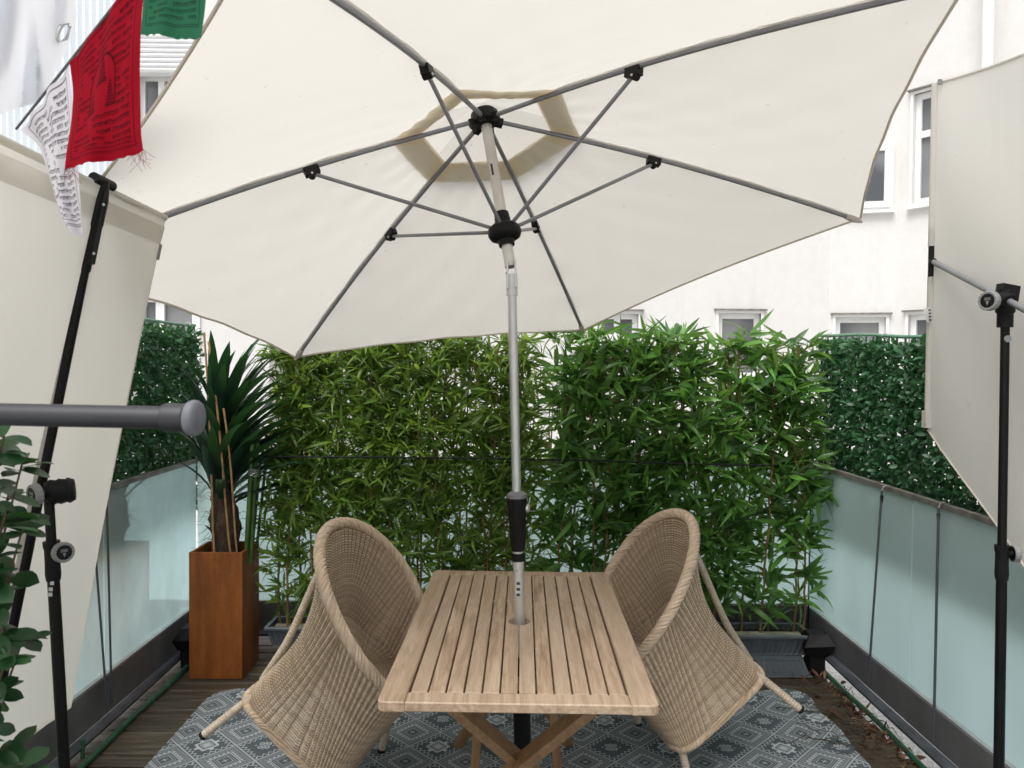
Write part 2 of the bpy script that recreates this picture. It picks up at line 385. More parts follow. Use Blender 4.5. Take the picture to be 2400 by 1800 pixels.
# ------------------------------------------------------------------ helpers: meshes and objects
def tag(o, label=None, cat=None, group=None, kind=None):
    if label: o['label'] = label
    if cat: o['category'] = cat
    if group: o['group'] = group
    if kind: o['kind'] = kind
    return o
def empty(name, loc=(0, 0, 0)):
    o = bpy.data.objects.new(name, None); col.objects.link(o); o.location = loc; o.empty_display_size = .1; return o
class MB:
    """collects shapes that belong to ONE part"""
    def __init__(s): s.v = []; s.f = []
    def add(s, v, f):
        o = len(s.v); s.v += [tuple(map(float, p)) for p in v]; s.f += [tuple(i+o for i in q) for q in f]; return s
    def box(s, lo, hi, bev=0.0):
        x0, y0, z0 = lo; x1, y1, z1 = hi
        if bev <= 0:
            return s.add([(x, y, z) for z in (z0, z1) for y in (y0, y1) for x in (x0, x1)],
                         [(0, 2, 3, 1), (4, 5, 7, 6), (0, 1, 5, 4), (2, 6, 7, 3), (0, 4, 6, 2), (1, 3, 7, 5)])
        b = bev
        def ring(z, i): return [(x0+i, y0+b, z), (x0+b, y0+i, z), (x1-b, y0+i, z), (x1-i, y0+b, z), (x1-i, y1-b, z), (x1-b, y1-i, z), (x0+b, y1-i, z), (x0+i, y1-b, z)]
        rs = [ring(z0, b*.7), ring(z0+b, 0), ring(z1-b, 0), ring(z1, b*.7)]
        v = sum(rs, []); f = [tuple(range(7, -1, -1)), tuple(range(24, 32))]
        for k in range(3):
            for i in range(8): j = (i+1) % 8; f.append((k*8+i, k*8+j, k*8+8+j, k*8+8+i))
        return s.add(v, f)
    def obox(s, c, ax, ay, az):
        """box from centre and three half-axis vectors"""
        c, ax, ay, az = map(np.array, (c, ax, ay, az))
        v = [c+i*ax+j*ay+k*az for k in (-1, 1) for j in (-1, 1) for i in (-1, 1)]
        return s.add(v, [(0, 2, 3, 1), (4, 5, 7, 6), (0, 1, 5, 4), (2, 6, 7, 3), (0, 4, 6, 2), (1, 3, 7, 5)])
    def bar(s, a, b, w, h, up=(0, 0, 1)):
        a, b = np.array(a, float), np.array(b, float); d = b-a; L = np.linalg.norm(d); d /= L
        y = np.cross(up, d); y /= np.linalg.norm(y); z = np.cross(d, y)
        return s.obox((a+b)/2, d*L/2, y*w/2, z*h/2)
    def tube(s, path, r, n=10, cap=True, ref=None):
        P = np.array(path, float); k = len(P)
        rs = np.full(k, r) if np.isscalar(r) else np.array(r, float)
        T = np.gradient(P, axis=0); T /= np.linalg.norm(T, axis=1)[:, None]+1e-12
        ref = np.array(ref if ref is not None else ((0, 0, 1) if abs(T[0][2]) < .9 else (0, 1, 0)), float)
        nrm = np.cross(T[0], ref); nrm /= np.linalg.norm(nrm)
        v = []
        ang = np.arange(n)*2*PI/n
        for i in range(k):
            nrm = nrm-T[i]*(nrm@T[i]); nrm /= np.linalg.norm(nrm)+1e-12; b = np.cross(T[i], nrm)
            v += list(P[i]+rs[i]*(np.cos(ang)[:, None]*nrm+np.sin(ang)[:, None]*b))
        f = [(i*n+j, i*n+(j+1) % n, (i+1)*n+(j+1) % n, (i+1)*n+j) for i in range(k-1) for j in range(n)]
        if cap: f += [tuple(range(n-1, -1, -1)), tuple(range((k-1)*n, k*n))]
        return s.add(v, f)
    def lathe(s, a, axis, prof, n=20):
        """prof: (distance along axis, radius)"""
        a = np.array(a, float); d = np.array(axis, float); return s._lathe(a, d/np.linalg.norm(d), prof, n)
    def _lathe(s, a, d, prof, n):
        ref = np.array((0, 0, 1.) if abs(d[2]) < .9 else (1., 0, 0)); x = np.cross(d, ref); x /= np.linalg.norm(x); y = np.cross(d, x)
        ang = np.arange(n)*2*PI/n; v = []
        for h, r in prof: v += list(a+d*h+max(r, 1e-4)*(np.cos(ang)[:, None]*x+np.sin(ang)[:, None]*y))
        k = len(prof)
        f = [(i*n+j, i*n+(j+1) % n, (i+1)*n+(j+1) % n, (i+1)*n+j) for i in range(k-1) for j in range(n)]
        f += [tuple(range(n-1, -1, -1)), tuple(range((k-1)*n, k*n))]
        return s.add(v, f)
    def grid(s, G, close_u=False):
        G = np.array(G, float); a, b = G.shape[:2]
        f = [(i*b+j, i*b+(j+1) % b, ((i+1) % a)*b+(j+1) % b, ((i+1) % a)*b+j) for i in range(a if close_u else a-1) for j in range(b-1)]
        return s.add(G.reshape(-1, 3), f)
    def prism(s, poly, z0, z1):
        n = len(poly); v = [(*p, z0) for p in poly]+[(*p, z1) for p in poly]
        f = [tuple(range(n-1, -1, -1)), tuple(range(n, 2*n))]+[(i, (i+1) % n, n+(i+1) % n, n+i) for i in range(n)]
        return s.add(v, f)
    def mesh(s, name, smooth=False):
        me = bpy.data.meshes.new(name); me.from_pydata(s.v, [], s.f); me.update()
        if smooth:
            me.polygons.foreach_set('use_smooth', np.ones(len(me.polygons), bool)); me.set_sharp_from_angle(angle=math.radians(42))
        return me
    def build(s, name, mat, parent=None, smooth=False, origin=(0, 0, 0)):
        """verts are world coordinates; a part shares its root's origin (roots stay unrotated while building)"""
        org = np.array(rootloc(parent) if parent is not None else origin, float)
        s.v = [(p[0]-org[0], p[1]-org[1], p[2]-org[2]) for p in s.v]
        me = s.mesh(name, smooth); me.materials.append(MAT[mat])
        o = bpy.data.objects.new(name, me); col.objects.link(o)
        if parent is not None: o.parent = parent
        else: o.location = org
        return o
def rootloc(o):
    v = Vector((0, 0, 0))
    while o is not None: v += Vector(o.location); o = o.parent
    return v
wloc = rootloc
def fast_mesh(name, V, Fq, mat, smooth=True):
    """numpy verts (n,3) and quads (m,4) -> mesh"""
    me = bpy.data.meshes.new(name); V = np.ascontiguousarray(V, np.float32); Fq = np.ascontiguousarray(Fq, np.int32)
    me.vertices.add(len(V)); me.vertices.foreach_set('co', V.ravel())
    k = Fq.shape[1]; me.loops.add(Fq.size); me.loops.foreach_set('vertex_index', Fq.ravel())
    me.polygons.add(len(Fq)); me.polygons.foreach_set('loop_start', np.arange(len(Fq), dtype=np.int32)*k)
    me.update(calc_edges=True); me.validate()
    if smooth: me.polygons.foreach_set('use_smooth', np.ones(len(me.polygons), bool))
    me.materials.append(MAT[mat]); return me

def leaf_template(L, W, arch=.15, fold=.25, widest=.45, n=6, tip=1.0):
    """a pointed blade along +Y, face up (+Z); three verts per station"""
    V = []
    for i in range(n):
        t = i/(n-1); e = (t/widest) if t < widest else (1-t)/(1-widest)
        wd = W/2*max(.04, math.sin(min(1, e)*PI/2)**tip)
        zc = -arch*L*t*t; y = L*(t-.25*arch*t*t)
        V += [(-wd, y, zc+wd*fold), (0, y, zc), (wd, y, zc+wd*fold)]
    Fq = [(i*3+k, i*3+k+1, i*3+k+4, i*3+k+3) for i in range(n-1) for k in range(2)]
    return np.array(V), np.array(Fq)
def frames(d, up, twist):
    """rotation matrices (m,3,3) whose +Y is d and whose +Z leans to up, turned by twist"""
    d = d/np.linalg.norm(d, axis=1)[:, None]
    x = np.cross(d, up); x /= np.linalg.norm(x, axis=1)[:, None]+1e-9; z = np.cross(x, d)
    c, s = np.cos(twist)[:, None], np.sin(twist)[:, None]
    x2, z2 = x*c+z*s, -x*s+z*c
    return np.stack([x2, d, z2], -1)
def scatter(root, name, temps, P, Rm, S, mat, cam_keep=300, part='leaf'):
    """leaves: those nearest the camera and in view become parts of their own, the rest one joined part"""
    m_ = len(P); which = rng.integers(0, len(temps), m_)
    dist = np.linalg.norm(P-CAM, axis=1)
    rel = P-CAM; dz = rel@Fw; px = np.abs(rel@Rt)/np.maximum(dz, .01); py = np.abs(rel@Up)/np.maximum(dz, .01)
    score = dist/S+100*((px > .655) | (py > .49) | (dz < .1))
    order = np.argsort(score); keep = order[:cam_keep]; rest = order[cam_keep:]
    base = np.array(wloc(root))
    if len(rest):
        Vs, Fs, o = [], [], 0
        for k, (tv, tf) in enumerate(temps):
            idx = rest[which[rest] == k]
            if not len(idx): continue
            V = np.einsum('mij,nj->mni', Rm[idx], tv)*S[idx][:, None, None]+P[idx][:, None, :]-base
            Vs.append(V.reshape(-1, 3)); F_ = tf[None]+(np.arange(len(idx))*len(tv))[:, None, None]+o; Fs.append(F_.reshape(-1, 4)); o += V.shape[0]*V.shape[1]
        me = fast_mesh(name, np.concatenate(Vs), np.concatenate(Fs), mat)
        ob = bpy.data.objects.new(name, me); col.objects.link(ob); ob.parent = root; ob['kind'] = 'stuff'
    mes = [fast_mesh(part, tv, tf, mat) for tv, tf in temps] if len(keep) else []
    for i in keep:
        ob = bpy.data.objects.new(part, mes[which[i]]); col.objects.link(ob); ob.parent = root
        M4 = Matrix.Identity(4)
        for a in range(3):
            for b in range(3): M4[a][b] = Rm[i, a, b]*S[i]
            M4[a][3] = P[i, a]-base[a]
        ob.matrix_local = M4

def wave(t, *fr): return sum(a*math.sin(f*t+p) for a, f, p in fr)

# ================================================================== the setting
G_Z = -.16
tag(MB().add([(-150, -150, G_Z), (150, -150, G_Z), (150, 150, G_Z), (-150, 150, G_Z)], [(0, 1, 2, 3)]).build('ground', 'ground'),
    'pale gravel ground below the deck and beyond the railing', 'ground', kind='structure')
RXL, RXR, RY = -1.73, 1.70, 4.30                    # railing planes
deck = MB()
for y in np.arange(-.9, 4.5, .45): deck.box((-1.6, y, -.12), (1.56, y+.06, -.028))
deck.box((-1.6, -1.0, -.155), (1.56, 4.42, -.125))  # dark sheet added below the joists so the plank gaps look shaded
deck = deck.build('deck', 'joist'); tag(deck, 'weathered mossy timber deck under the furniture', 'deck', kind='structure')
pl = MB().box((-1.95, -.0446, -.027), (1.635, .0446, 0), .005).mesh('plank'); pl.materials.append(MAT['plank'])
for i in range(55):
    o = bpy.data.objects.new('plank', pl); col.objects.link(o); o.parent = deck
    o.location = (random.uniform(-.012, .012), -.95+i*.099, random.uniform(-.004, 0)); o.rotation_euler = (random.uniform(-.02, .02), 0, random.uniform(-.001, .001))

# ---- far building: wall with real window openings
def hole_wall(mb, O, U, H, holes, depth):
    """rectangle at O spanned by vector U (width) and height H with openings (u0,u1,z0,z1), reveals going inwards"""
    O, U = np.array(O, float), np.array(U, float); L = np.linalg.norm(U); e = U/L; nn = np.array([-e[1], e[0], 0])   # inwards (away from viewer)
    us = sorted({0, L, *[h[0] for h in holes], *[h[1] for h in holes]}); zs = sorted({O[2], O[2]+H, *[h[2] for h in holes], *[h[3] for h in holes]})
    P = lambda u, z, d=0: (O[0]+e[0]*u+nn[0]*d, O[1]+e[1]*u+nn[1]*d, z)
    for i in range(len(us)-1):
        for j in range(len(zs)-1):
            cu, cz = (us[i]+us[i+1])/2, (zs[j]+zs[j+1])/2
            if any(h[0] < cu < h[1] and h[2] < cz < h[3] for h in holes): continue
            mb.add([P(us[i], zs[j]), P(us[i+1], zs[j]), P(us[i+1], zs[j+1]), P(us[i], zs[j+1])], [(0, 1, 2, 3)])
    for a, b, c, d in holes:
        for p, q in (((a, c), (b, c)), ((b, c), (b, d)), ((b, d), (a, d)), ((a, d), (a, c))):
            mb.add([P(*p), P(*q), P(*q, depth), P(*p, depth)], [(0, 1, 2, 3)])
    return e, nn
def window(root, O, e, nn, h, bars_u=(), bars_z=(), fw=.06, recess=.05, lintel=True, sill=True, mat='windowframe'):
    u0, u1, z0, z1 = h; O = np.array([O[0], O[1], 0.])
    P = lambda u, z, d: O+e*u+nn*d+np.array([0, 0, z])
    def B(mb, ua, ub, za, zb, d0, d1): mb.obox(P((ua+ub)/2, (za+zb)/2, (d0+d1)/2), e*(ub-ua)/2, nn*abs(d1-d0)/2, np.array([0, 0, (zb-za)/2]))
    f = MB(); r = recess
    B(f, u0, u0+fw, z0, z1, r, r+.06); B(f, u1-fw, u1, z0, z1, r, r+.06); B(f, u0+fw, u1-fw, z0, z0+fw, r, r+.06); B(f, u0+fw, u1-fw, z1-fw, z1, r, r+.06)
    for u in bars_u: B(f, u-fw*.6, u+fw*.6, z0+fw, z1-fw, r-.004, r+.056)
    for z in bars_z: B(f, u0+fw, u1-fw, z-fw*.6, z+fw*.6, r-.008, r+.052)
    wn = f.build('window', mat, root)
    g = MB(); B(g, u0+fw*.5, u1-fw*.5, z0+fw*.5, z1-fw*.5, r+.03, r+.036); g.build('pane', 'pane', wn)
    t = MB(); s = .032                                           # outer architrave proud of the plaster
    B(t, u0-s, u0, z0-s, z1+s, -.02, .03); B(t, u1, u1+s, z0-s, z1+s, -.02, .03); B(t, u0, u1, z1, z1+s, -.02, .03); B(t, u0, u1, z0-s, z0, -.02, .03)
    t.build('architrave', mat, wn)
    if lintel: l = MB(); B(l, u0-s*1.7, u1+s*1.9, z1+s, z1+s+.018, -.06, .0); l.build('drip_sheet', 'handrail', wn)
    if sill: l = MB(); B(l, u0-s*1.3, u1+s*1.3, z0-s-.03, z0-s, -.07, .0); l.build('sill', mat, wn)

bld = empty('apartment_building', (1.5, 9, G_Z))
tag(bld, 'white plastered courtyard building with small windows behind the bamboo screens', 'building')
WY = 9.0; TOP = 16.0; ZB = G_Z
cA = at(1943, 700, Y=WY)[0]; cB = at(2099, 650, Y=8.82)[0]; cC = at(2264, 100, Y=8.25)[0]
segs = [((-3.2, WY), (cA, WY)), ((cA, WY), (cB, 8.82)), ((cB, 8.82), (cC, 8.25)), ((cC, 8.25), (cC+1.6, 7.7))]
def px_hole(p0, p1, x0, x1, y0, y1):
    """window rectangle from photo pixels lying on a wall segment"""
    p0, p1 = np.array(p0), np.array(p1); e = (p1-p0)/np.linalg.norm(p1-p0); n = np.array([-e[1], e[0]])
    def hit(x, y):
        d = Fw+Rt*(x-1200)/FPX-Up*(y-900)/FPX; t = ((p0-CAM[:2])@n)/(d[:2]@n); q = CAM+d*t; return (q[:2]-p0)@e, q[2]
    a, za = hit(x0, y0); b, _ = hit(x1, y0); _, zb = hit(x0, y1); return (a, b, zb, za)
wins = [[dict(px=(1400, 1496, 735, 880), bu=1, bz=.62), dict(px=(1684, 1783, 734, 885), bz=.52), dict(px=(700, 820, 500, 760)), dict(px=(1000, 1120, 300, 620))],
        [dict(px=(1958, 2076, 744, 880))],
        [dict(px=(2130, 2240, 738, 870)), dict(px=(2143, 2232, 222, 478), bz=.63)],
        []]
wall = MB()
todo = []
for (p0, p1), ws in zip(segs, wins):
    hs = [px_hole(p0, p1, *d['px']) for d in ws]
    e, nn = hole_wall(wall, (*p0, ZB), (p1[0]-p0[0], p1[1]-p0[1], 0), TOP, hs, .14)
    todo += [((*p0, 0), e, nn, h, d) for h, d in zip(hs, ws)]
wall.build('wall', 'plaster', bld)
for O, e, nn, h, d in todo:
    window(bld, O, e, nn, h, [(h[0]+h[1])/2] if d.get('bu') else (), [h[2]+(h[3]-h[2])*d['bz']] if d.get('bz') else ())
# the tall upper window half hidden by the canopy sits on the second facet
hU = px_hole(*segs[1], 1992, 2088, 345, 490)
e_ = np.array([segs[1][1][0]-segs[1][0][0], segs[1][1][1]-segs[1][0][1], 0]); e_ /= np.linalg.norm(e_); n_ = np.array([-e_[1], e_[0], 0])
window(bld, (*segs[1][0], 0), e_, n_, hU, (), (), .07, -.05, False, True)
p = at(2309, 80, Y=8.05)
dp = MB(); dp.tube([(p[0], 8.0, z) for z in np.linspace(ZB, TOP, 12)], .055, 14)
for z in np.arange(2.2, 15, 2.3): dp.tube([(p[0], 8.0, z), (p[0], 8.0, z+.05)], .068, 14)
dp.build('drainpipe', 'pipe', bld, True)

# ---- left building: ribbed pale panels, window band with a roller shutter
lb = empty('ribbed_building', (-4.5, 7.6, G_Z))
tag(lb, 'pale building with ribbed panels, roller shutter and grey windows behind the hedge', 'building')
LY = 7.6
p0, p1 = (-8.0, LY), (-2.35, LY)
hU = px_hole(p0, p1, 322, 452, 172, 330); hL = px_hole(p0, p1, 318, 462, 690, 860)
lw = MB(); hole_wall(lw, (*p0, ZB), (p1[0]-p0[0], 0, 0), TOP, [hU, hL], .14)
lw.add([(p1[0], LY, ZB), (p1[0], WY, ZB), (p1[0], WY, TOP), (p1[0], LY, TOP)], [(0, 1, 2, 3)])
lw.build('wall', 'plaster', lb)
e, nn = np.array([1., 0, 0]), np.array([0, 1., 0])
window(lb, (*p0, 0), e, nn, hU, [hU[0]+(at(373, 250, Y=LY)[0]-p0[0]-hU[0])], (), .05, .05, False, True)
window(lb, (*p0, 0), e, nn, hL, [at(370, 740, Y=LY)[0]-p0[0]], (), .07, .05, False, True)
a, b = at(318, 180, Y=LY), at(500, 82, Y=LY)
box = MB().box((a[0], LY-.13, a[2]), (b[0], LY-.004, b[2]), .006).build('shutter_box', 'shutter', lb)
nsl = 9; hh = (b[2]-a[2])/nsl
for i in range(nsl):
    z = a[2]+i*hh; MB().add([(a[0], LY-.132, z), (b[0], LY-.132, z), (b[0], LY-.16, z+hh*.35), (a[0], LY-.16, z+hh*.35), (b[0], LY-.132, z+hh*.95), (a[0], LY-.132, z+hh*.95)],
        [(0, 1, 2, 3), (3, 2, 4, 5)]).build('shutter_slat', 'shutter', box)
xr = at(300, 200, Y=LY-.03)[0]; rp = MB(); nx = 64; xs = np.linspace(p0[0], xr, nx*2)
G = [[(x, LY-.03-(.025 if (i//1) % 2 else 0), z) for i, x in enumerate(xs)] for z in (G_Z, TOP)]
rp.grid(G); rp.build('ribbed_panel', 'ribbed', lb)

# ---- railings: dark base channel, frosted panes, steel handrail
def railing(name, label, a, b, inward, zb0, zb1, ztop, cuts):
    a, b, inw = np.array([*a, 0.]), np.array([*b, 0.]), np.array([*inward, 0.])
    L = np.linalg.norm(b-a); e = (b-a)/L; r = empty(name, tuple((a+b)/2)); tag(r, label, 'railing', 'glass railings round the deck')
    zc = lambda z: np.array([0, 0, z])
    MB().obox((a+b)/2+inw*.012+zc((zb0+zb1)/2), e*L/2, inw*.014, zc((zb1-zb0)/2)).build('base_panel', 'darkmetal', r)
    MB().obox((a+b)/2+inw*.016+zc(zb1+.006), e*L/2, inw*.009, zc(.0055)).build('glazing_bead', 'alu', r)
    prof = [(.030, .0), (.052, -.004), (.062, -.018), (.056, -.034), (.030, -.040)]
    G = []
    for d, z in prof: G.append([a+e*t*L+inw*d+zc(zb0+z+.002+.003*math.sin(t*17+1)*math.sin(t*5)) for t in np.linspace(0, 1, 40)])
    MB().grid(G).build('flashing', 'trim', r, True)
    ts = [0]+cuts+[L]
    for s0, s1 in zip(ts[:-1], ts[1:]):
        MB().obox(a+e*(s0+s1)/2+zc((zb1+ztop-.021)/2+.004), e*((s1-s0)/2-.004), inw*.006, zc((ztop-.021-zb1)/2-.003)).build('glass_pane', 'glass', r)
    MB().obox((a+b)/2+zc(ztop-.010), e*L/2, inw*.014, zc(.010)).build('handrail', 'handrail', r)
    return r
railing('glass_railing', 'frosted glass railing beside the corten planter and leaning cream shade', (RXL, -.6), (RXL, RY-.03), (1, 0), .062, .222, 1.036, [1.65, 2.78, 3.89])
railing('glass_railing', 'frosted glass railing with two grey elastic cords and dead leaves below', (RXR, -.6), (RXR, RY-.03), (-1, 0), .105, .246, 1.050, [1.55, 2.66, 3.77])
railing('glass_railing', 'frosted glass railing at the end of the deck behind the bamboo screens', (RXL, RY), (RXR+.05, RY), (0, -1), .085, .232, 1.042, [1.15, 2.3])
for x, y, s, lab in ((-1.62, 3.95, 1, 'black foot post under the railing corner beside the corten planter'), (1.60, 3.92, -1, 'black foot post with flared collar beside the slate planters')):
    r = empty('rail_foot', (x, y, 0)); tag(r, lab, 'foot post')
    MB().box((x-.042, y-.042, 0), (x+.042, y+.042, .105), .006).build('foot', 'plinth', r)
    v = [(x-.05, y-.05, .10), (x+.05, y-.05, .10), (x+.05, y+.05, .10), (x-.05, y+.05, .10), (x-.075, y-.06, .150), (x+.07, y-.085, .165), (x+.08, y+.06, .17), (x-.06, y+.07, .155), (x-.04, y-.03, .205), (x+.05, y-.04, .215), (x+.05, y+.04, .22), (x-.04, y+.04, .21)]
    f = [(3, 2, 1, 0), (8, 9, 10, 11)]+[(k*4+i, k*4+(i+1) % 4, k*4+4+(i+1) % 4, k*4+4+i) for k in range(2) for i in range(4)]
    MB().add(v, f).build('collar', 'black', r)

# ================================================================== rug
rug = MB(); nx, ny = 60, 44; x0, x1, y0, y1 = -1.385, 1.435, 1.35, 3.66
G = []
for j in range(ny):
    row = []
    for i in range(nx):
        u, v = i/(nx-1), j/(ny-1); x = x0+(x1-x0)*u; y = y0+(y1-y0)*v
        dx, dy = min(x-x0, x1-x), min(y-y0, y1-y); rr = .13
        if dx < rr and dy < rr:                                   # rounded corners
            k = math.hypot(rr-dx, rr-dy)
            if k > rr:
                f = rr/k; cx = x0+rr if x-x0 < x1-x else x1-rr; cy = y0+rr if y-y0 < y1-y else y1-rr; x = cx+(x-cx)*f; y = cy+(y-cy)*f
        edge = math.exp(-((x1-x)/.16)**2)
        z = .008+.0025*math.sin(7*x+3*y)*math.sin(4*y)+edge*(.012+.010*math.sin(19*y+1.3))
        x += edge*.012*math.sin(16*y+.7)
        row.append((x, y, max(z, .006)))
    G.append(row)
rug.grid(G)
rug = rug.build('rug', 'rug', None, True)
tag(rug, 'grey outdoor rug printed with white diamonds under the table and chairs', 'rug')

# ================================================================== teak table
TX, TY = .047, 2.478; tb = empty('patio_table', (TX, TY, 0)); tag(tb, 'slatted teak folding table with a parasol pole through its top', 'table')
HX, HY, TZ, TH = .349, .611, .74, .027
sw = .0735; er = .062; gap = .0048; nS = 12; pitch_s = (2*HX-2*sw)/nS
def rnd_corner(x0, x1, y0, y1, corners, r=.02, n=5):
    P = []
    for cx, cy, a0, key in ((x1-r, y1-r, 0, 'ne'), (x0+r, y1-r, 90, 'nw'), (x0+r, y0+r, 180, 'sw'), (x1-r, y0+r, 270, 'se')):
        if key in corners:
            for k in range(n): a = math.radians(a0+90*k/(n-1)); P.append((cx+r*math.cos(a), cy+r*math.sin(a)))
        else:
            P.append({'ne': (x1, y1), 'nw': (x0, y1), 'sw': (x0, y0), 'se': (x1, y0)}[key])
    return P
def plate(poly, z0, z1, b=.003):
    """prism with a small chamfer on top and bottom"""
    P = np.array(poly); c = P.mean(0); n = len(P); mb = MB()
    d = P-c; ins = P-np.sign(d)*b*np.minimum(1, np.abs(d)/b)
    v = [(*q, z0) for q in ins]+[(*q, z0+b) for q in P]+[(*q, z1-b) for q in P]+[(*q, z1) for q in ins]
    f = [tuple(range(n-1, -1, -1)), tuple(range(3*n, 4*n))]+[(k*n+i, k*n+(i+1) % n, (k+1)*n+(i+1) % n, (k+1)*n+i) for k in range(3) for i in range(n)]
    return mb.add(v, f)
def t_add(mb, name, mat, par): 
    mb.v = [(p[0]+TX, p[1]+TY, p[2]) for p in mb.v]; return mb.build(name, mat, par, False)
t_add(plate(rnd_corner(-HX, -HX+sw-gap, -HY, HY, ('nw', 'sw')), TZ-TH, TZ), 'side_rail', 'teak', tb)
t_add(plate(rnd_corner(HX-sw+gap, HX, -HY, HY, ('ne', 'se')), TZ-TH, TZ), 'side_rail', 'teak', tb)
for s in (-1, 1):
    y = (-HY+.0015, -HY+er) if s < 0 else (HY-er, HY-.0015)
    t_add(plate(rnd_corner(-HX+sw-gap+.0006, HX-sw+gap-.0006, *y, ()), TZ-TH+.001, TZ-.001), 'end_rail', 'teakend' if 'teakend' in MAT else 'teak', tb)
for i in range(nS):
    a = -HX+sw+i*pitch_s+gap/2; b = a+pitch_s-gap; c = (a+b)/2
    ya, yb = -HY+er+.0006, HY-er-.0006; rh = .036
    if i == nS//2-1:
        arc = [(min(b, .0-rh*math.cos(t)*1.0), rh*math.sin(t)) for t in np.linspace(PI/2*.94, -PI/2*.94, 13)]
        poly = [(a, ya), (b, ya)]+[(b, -rh*.998)]+[(min(b, -rh*math.cos(t)), rh*math.sin(t)) for t in np.linspace(-PI/2*.93, PI/2*.93, 13)]+[(b, rh*.998), (b, yb), (a, yb)]
        mb = MB().prism(poly, TZ-TH+.002, TZ-.001)
    elif i == nS//2:
        poly = [(b, yb), (a, yb), (a, rh*.998)]+[(max(a, rh*math.cos(t)), rh*math.sin(t)) for t in np.linspace(PI/2*.93, -PI/2*.93, 13)]+[(a, -rh*.998), (a, ya), (b, ya)]
        mb = MB().prism(poly, TZ-TH+.002, TZ-.001)
    else: mb = plate([(a, ya), (b, ya), (b, yb), (a, yb)], TZ-TH+.002, TZ-.001+random.uniform(-.0006, .0006), .0015)
    t_add(mb, 'slat', 'teak', tb)
for y in (-.40, .0+.12, .42):
    t_add(MB().box((-HX+.05, y-.02, TZ-TH-.022), (HX-.05, y+.02, TZ-TH-.0005)), 'batten', 'teakleg', tb)
zt = TZ-TH-.004
for s in (-1, 1):
    t_add(MB().bar((-s*.205, -.50+s*.016, zt), (s*.29, .05+s*.016, .0), .028, .052, (0, 1, .3)), 'leg', 'teakleg', tb)
    t_add(MB().bar((s*.235-.02, .66+s*.015, .0), (-s*.20, .50+s*.015, zt), .028, .052, (0, 1, .3)), 'leg', 'teakleg', tb)
    t_add(MB().bar((s*.105-.01, .10, zt), (s*.155-.005, .12, 0), .03, .045, (0, 1, 0)), 'upright', 'teakleg', tb)
t_add(MB().bar((-.16, .11, .10), (.15, .11, .10), .025, .03), 'stretcher', 'teakleg', tb)
tb.rotation_euler = (0, 0, math.radians(-1.2))

# ================================================================== parasol
J = at(1199, 639, Y=2.5)                                    # tilt joint
Nn = np.array([-.1748, .2323, 1.]); Nn /= np.linalg.norm(Nn)
ea = np.cross([0, 1, 0], Nn); ea /= np.linalg.norm(ea); eb = np.cross(Nn, ea)
AZ, LC, RUN, DROP, RAD, Q = .2766, .5589, .1491, .4472, 1.3937, .4239
crown = J+Nn*LC; runner = J+Nn*RUN
tips = np.array([crown+(ea*math.cos(AZ+k*PI/3)+eb*math.sin(AZ+k*PI/3))*RAD-Nn*DROP for k in range(6)])
hole = at(1218, 1455, Y=2.5)
pr = empty('parasol', tuple(at(1218, 1455, Z=.73))); tag(pr, 'large cream hexagonal parasol tilted over the teak table on a grey pole', 'parasol')
def ribpt(k, t, lift=0.0):
    d = tips[k % 6]-crown; return crown+d*t+Nn*(lift+.028*math.sin(PI*t))      # ribs bow a little
ns_, nt_ = 29, 44
T0 = .168
for k in range(6):
    G = []
    for i in range(nt_):
        t = T0+(1-T0)*i/(nt_-1); row = []
        for j in range(ns_):
            s = j/(ns_-1); b = 4*s*(1-s)
            tt = t*(1-.030*b*t*t)
            p = (ribpt(k, tt, .011)*(1-s)+ribpt(k+1, tt, .011)*s)
            p = p-Nn*(.020*b*math.sin(PI*min(1, t*.95))) + Nn*.003*math.sin(9*s*PI+3*k)*math.sin(7*t*PI+k)*b + Nn*.0045*math.exp(-min(s, 1-s)/.05)*math.sin(t*38+k*2.0+s*9)
            row.append(p)
        G.append(row)
    cp = MB().grid(G).build('canopy_panel', 'canopy', pr, True)
    edge = [G[-1][j]-Nn*.002 for j in range(ns_)]
    MB().tube(edge, .0042, 6).build('hem', 'hem', cp, True)
    # hem overlap round the vent; its beige paints in weaker light transmission
    B = []
    for t in (T0-.006, T0+.02, T0+.05, T0+.068):
        B.append([(ribpt(k, t, .004)*(1-s)+ribpt(k+1, t, .004)*s)+Nn*.001*math.sin(s*20+k+t*30) for s in np.linspace(0, 1, 13)])
    MB().grid(B).build('vent_band', 'beige', cp, True)
    V = []
    for i in range(7):
        t = .232*i/6
        V.append([(ribpt(k, t, .06)*(1-s)+ribpt(k+1, t, .06)*s)-Nn*(.012*4*s*(1-s)*t/.232)+Nn*.004*math.sin(s*15+k*2)*t/.232 for s in np.linspace(0, 1, 9)])
    MB().grid(V).build('vent_cap_panel', 'canopy', pr, True)
